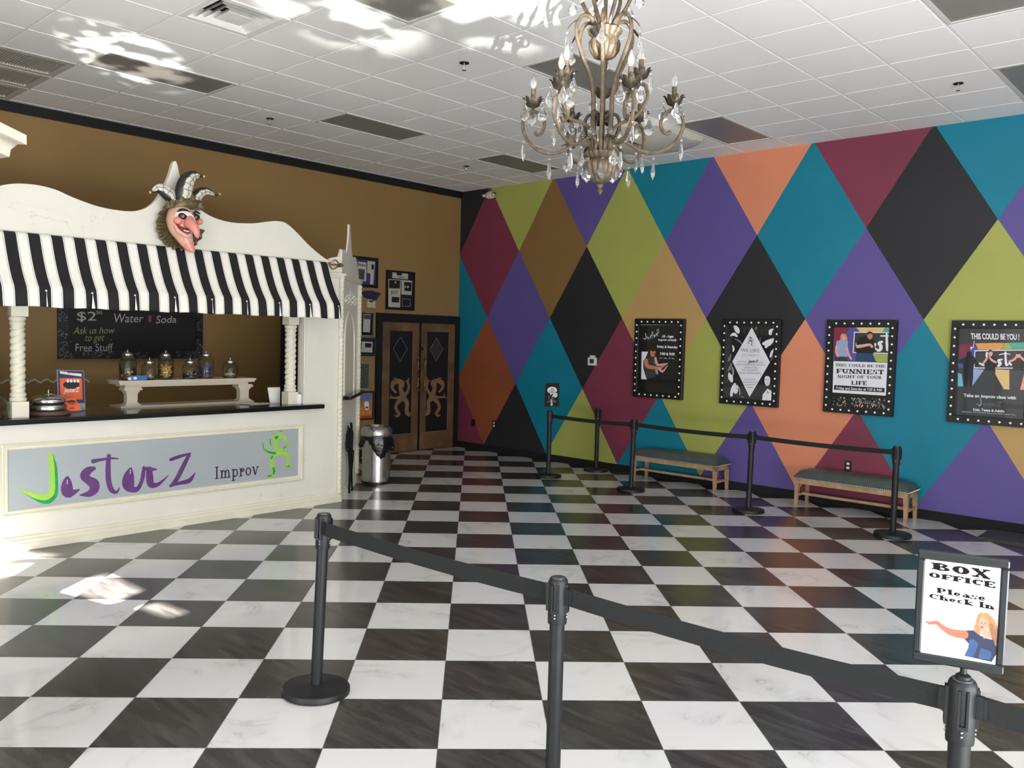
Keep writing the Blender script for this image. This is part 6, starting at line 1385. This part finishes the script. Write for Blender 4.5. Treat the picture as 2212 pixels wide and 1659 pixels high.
for a, zc_ in low:
    arm = tubeRZ([(.055, 2.90), (.06, 2.96), (.10, 2.985), (.16, 2.955), (.23, 2.915), (.31, 2.905), (.385, 2.935), (.44, 2.995), (.462, 3.06), (.447, 3.12), (.405, 3.145), (.362, 3.128), (.335, 3.08), (.345, 3.03), (.375, 3.012), (.39, 3.03)], .0105, a, BRZ, 'arm')
    leafcup(.405, 3.17, a, ch)
    u = (ex*math.cos(math.radians(a))+ey*math.sin(math.radians(a)))
    leaf(RZ(.13, 2.975, a), u, .10, .018, BRD, ch, .25)
    leaf(RZ(.40, 2.955, a), (u+Vector((0, 0, .9))), .09, .018, BRD if a not in (-75, -130) else GLD, ch, -.25)
    crystal(RZ(.455, 3.0, a), 1, 1.05, rn.uniform(0, 3)); crystal(RZ(.30, 2.898, a), 1, 1.1, rn.uniform(0, 3)); crystal(RZ(.20, 2.925, a), 0, 1.0, math.radians(a)+rn.uniform(-.5, .5)+.4)
    for b in (0, 110, 235):
        q = RZ(.405, 3.215, a)+Vector((math.cos(math.radians(b+a)), math.sin(math.radians(b+a)), 0))*.062
        crystal(q, 0, 1.05, rn.uniform(-.6, .6)+YAW-PI/2)
for a in (205, 322, 84):
    tubeRZ([(.055, 2.93), (.07, 3.02), (.13, 3.06), (.20, 3.07), (.26, 3.12), (.29, 3.19), (.275, 3.245), (.235, 3.26), (.20, 3.235), (.205, 3.195), (.23, 3.19)], .010, a, BRZ, 'arm')
    leafcup(.245, 3.285, a, ch)
    u = (ex*math.cos(math.radians(a))+ey*math.sin(math.radians(a)))
    leaf(RZ(.24, 3.11, a), (u+Vector((0, 0, 1))), .08, .017, BRD, ch, -.3)
    crystal(RZ(.285, 3.16, a), 1, 1.0); crystal(RZ(.16, 3.06, a), 0, .9, 1.0)
    for b in (60, 200, 320):
        q = RZ(.245, 3.33, a)+Vector((math.cos(math.radians(b+a)), math.sin(math.radians(b+a)), 0))*.062
        crystal(q, 0 if b == 60 else 1, 1.0, rn.uniform(-.6, .6)+YAW-PI/2)
for k in range(6):
    a = 20+60*k; u = (ex*math.cos(math.radians(a))+ey*math.sin(math.radians(a)))
    tip = leaf(RZ(.155, 3.645, a), (u+Vector((0, 0, -.25))), .095, .016, BRD if k != 4 else GLD, ch, .5)
    crystal(tip, 1 if k % 2 else 0, 1.0, YAW-PI/2+rn.uniform(-.5, .5))
    tip = leaf(RZ(.13, 3.90, a+30), (u+Vector((0, 0, -.3))), .09, .016, BRD, ch, .5); crystal(tip, 0, 1.0, YAW-PI/2)
    crystal(RZ(.088, 2.885, a+10), 0, 1.1, YAW-PI/2+rn.uniform(-.4, .4))
    crystal(RZ(.10, 3.09, a+30), 0, .9, YAW-PI/2)
# ------------------------------------------------------------------ clean up
for o in bpy.data.objects:
    if '_o' in o: del o['_o']
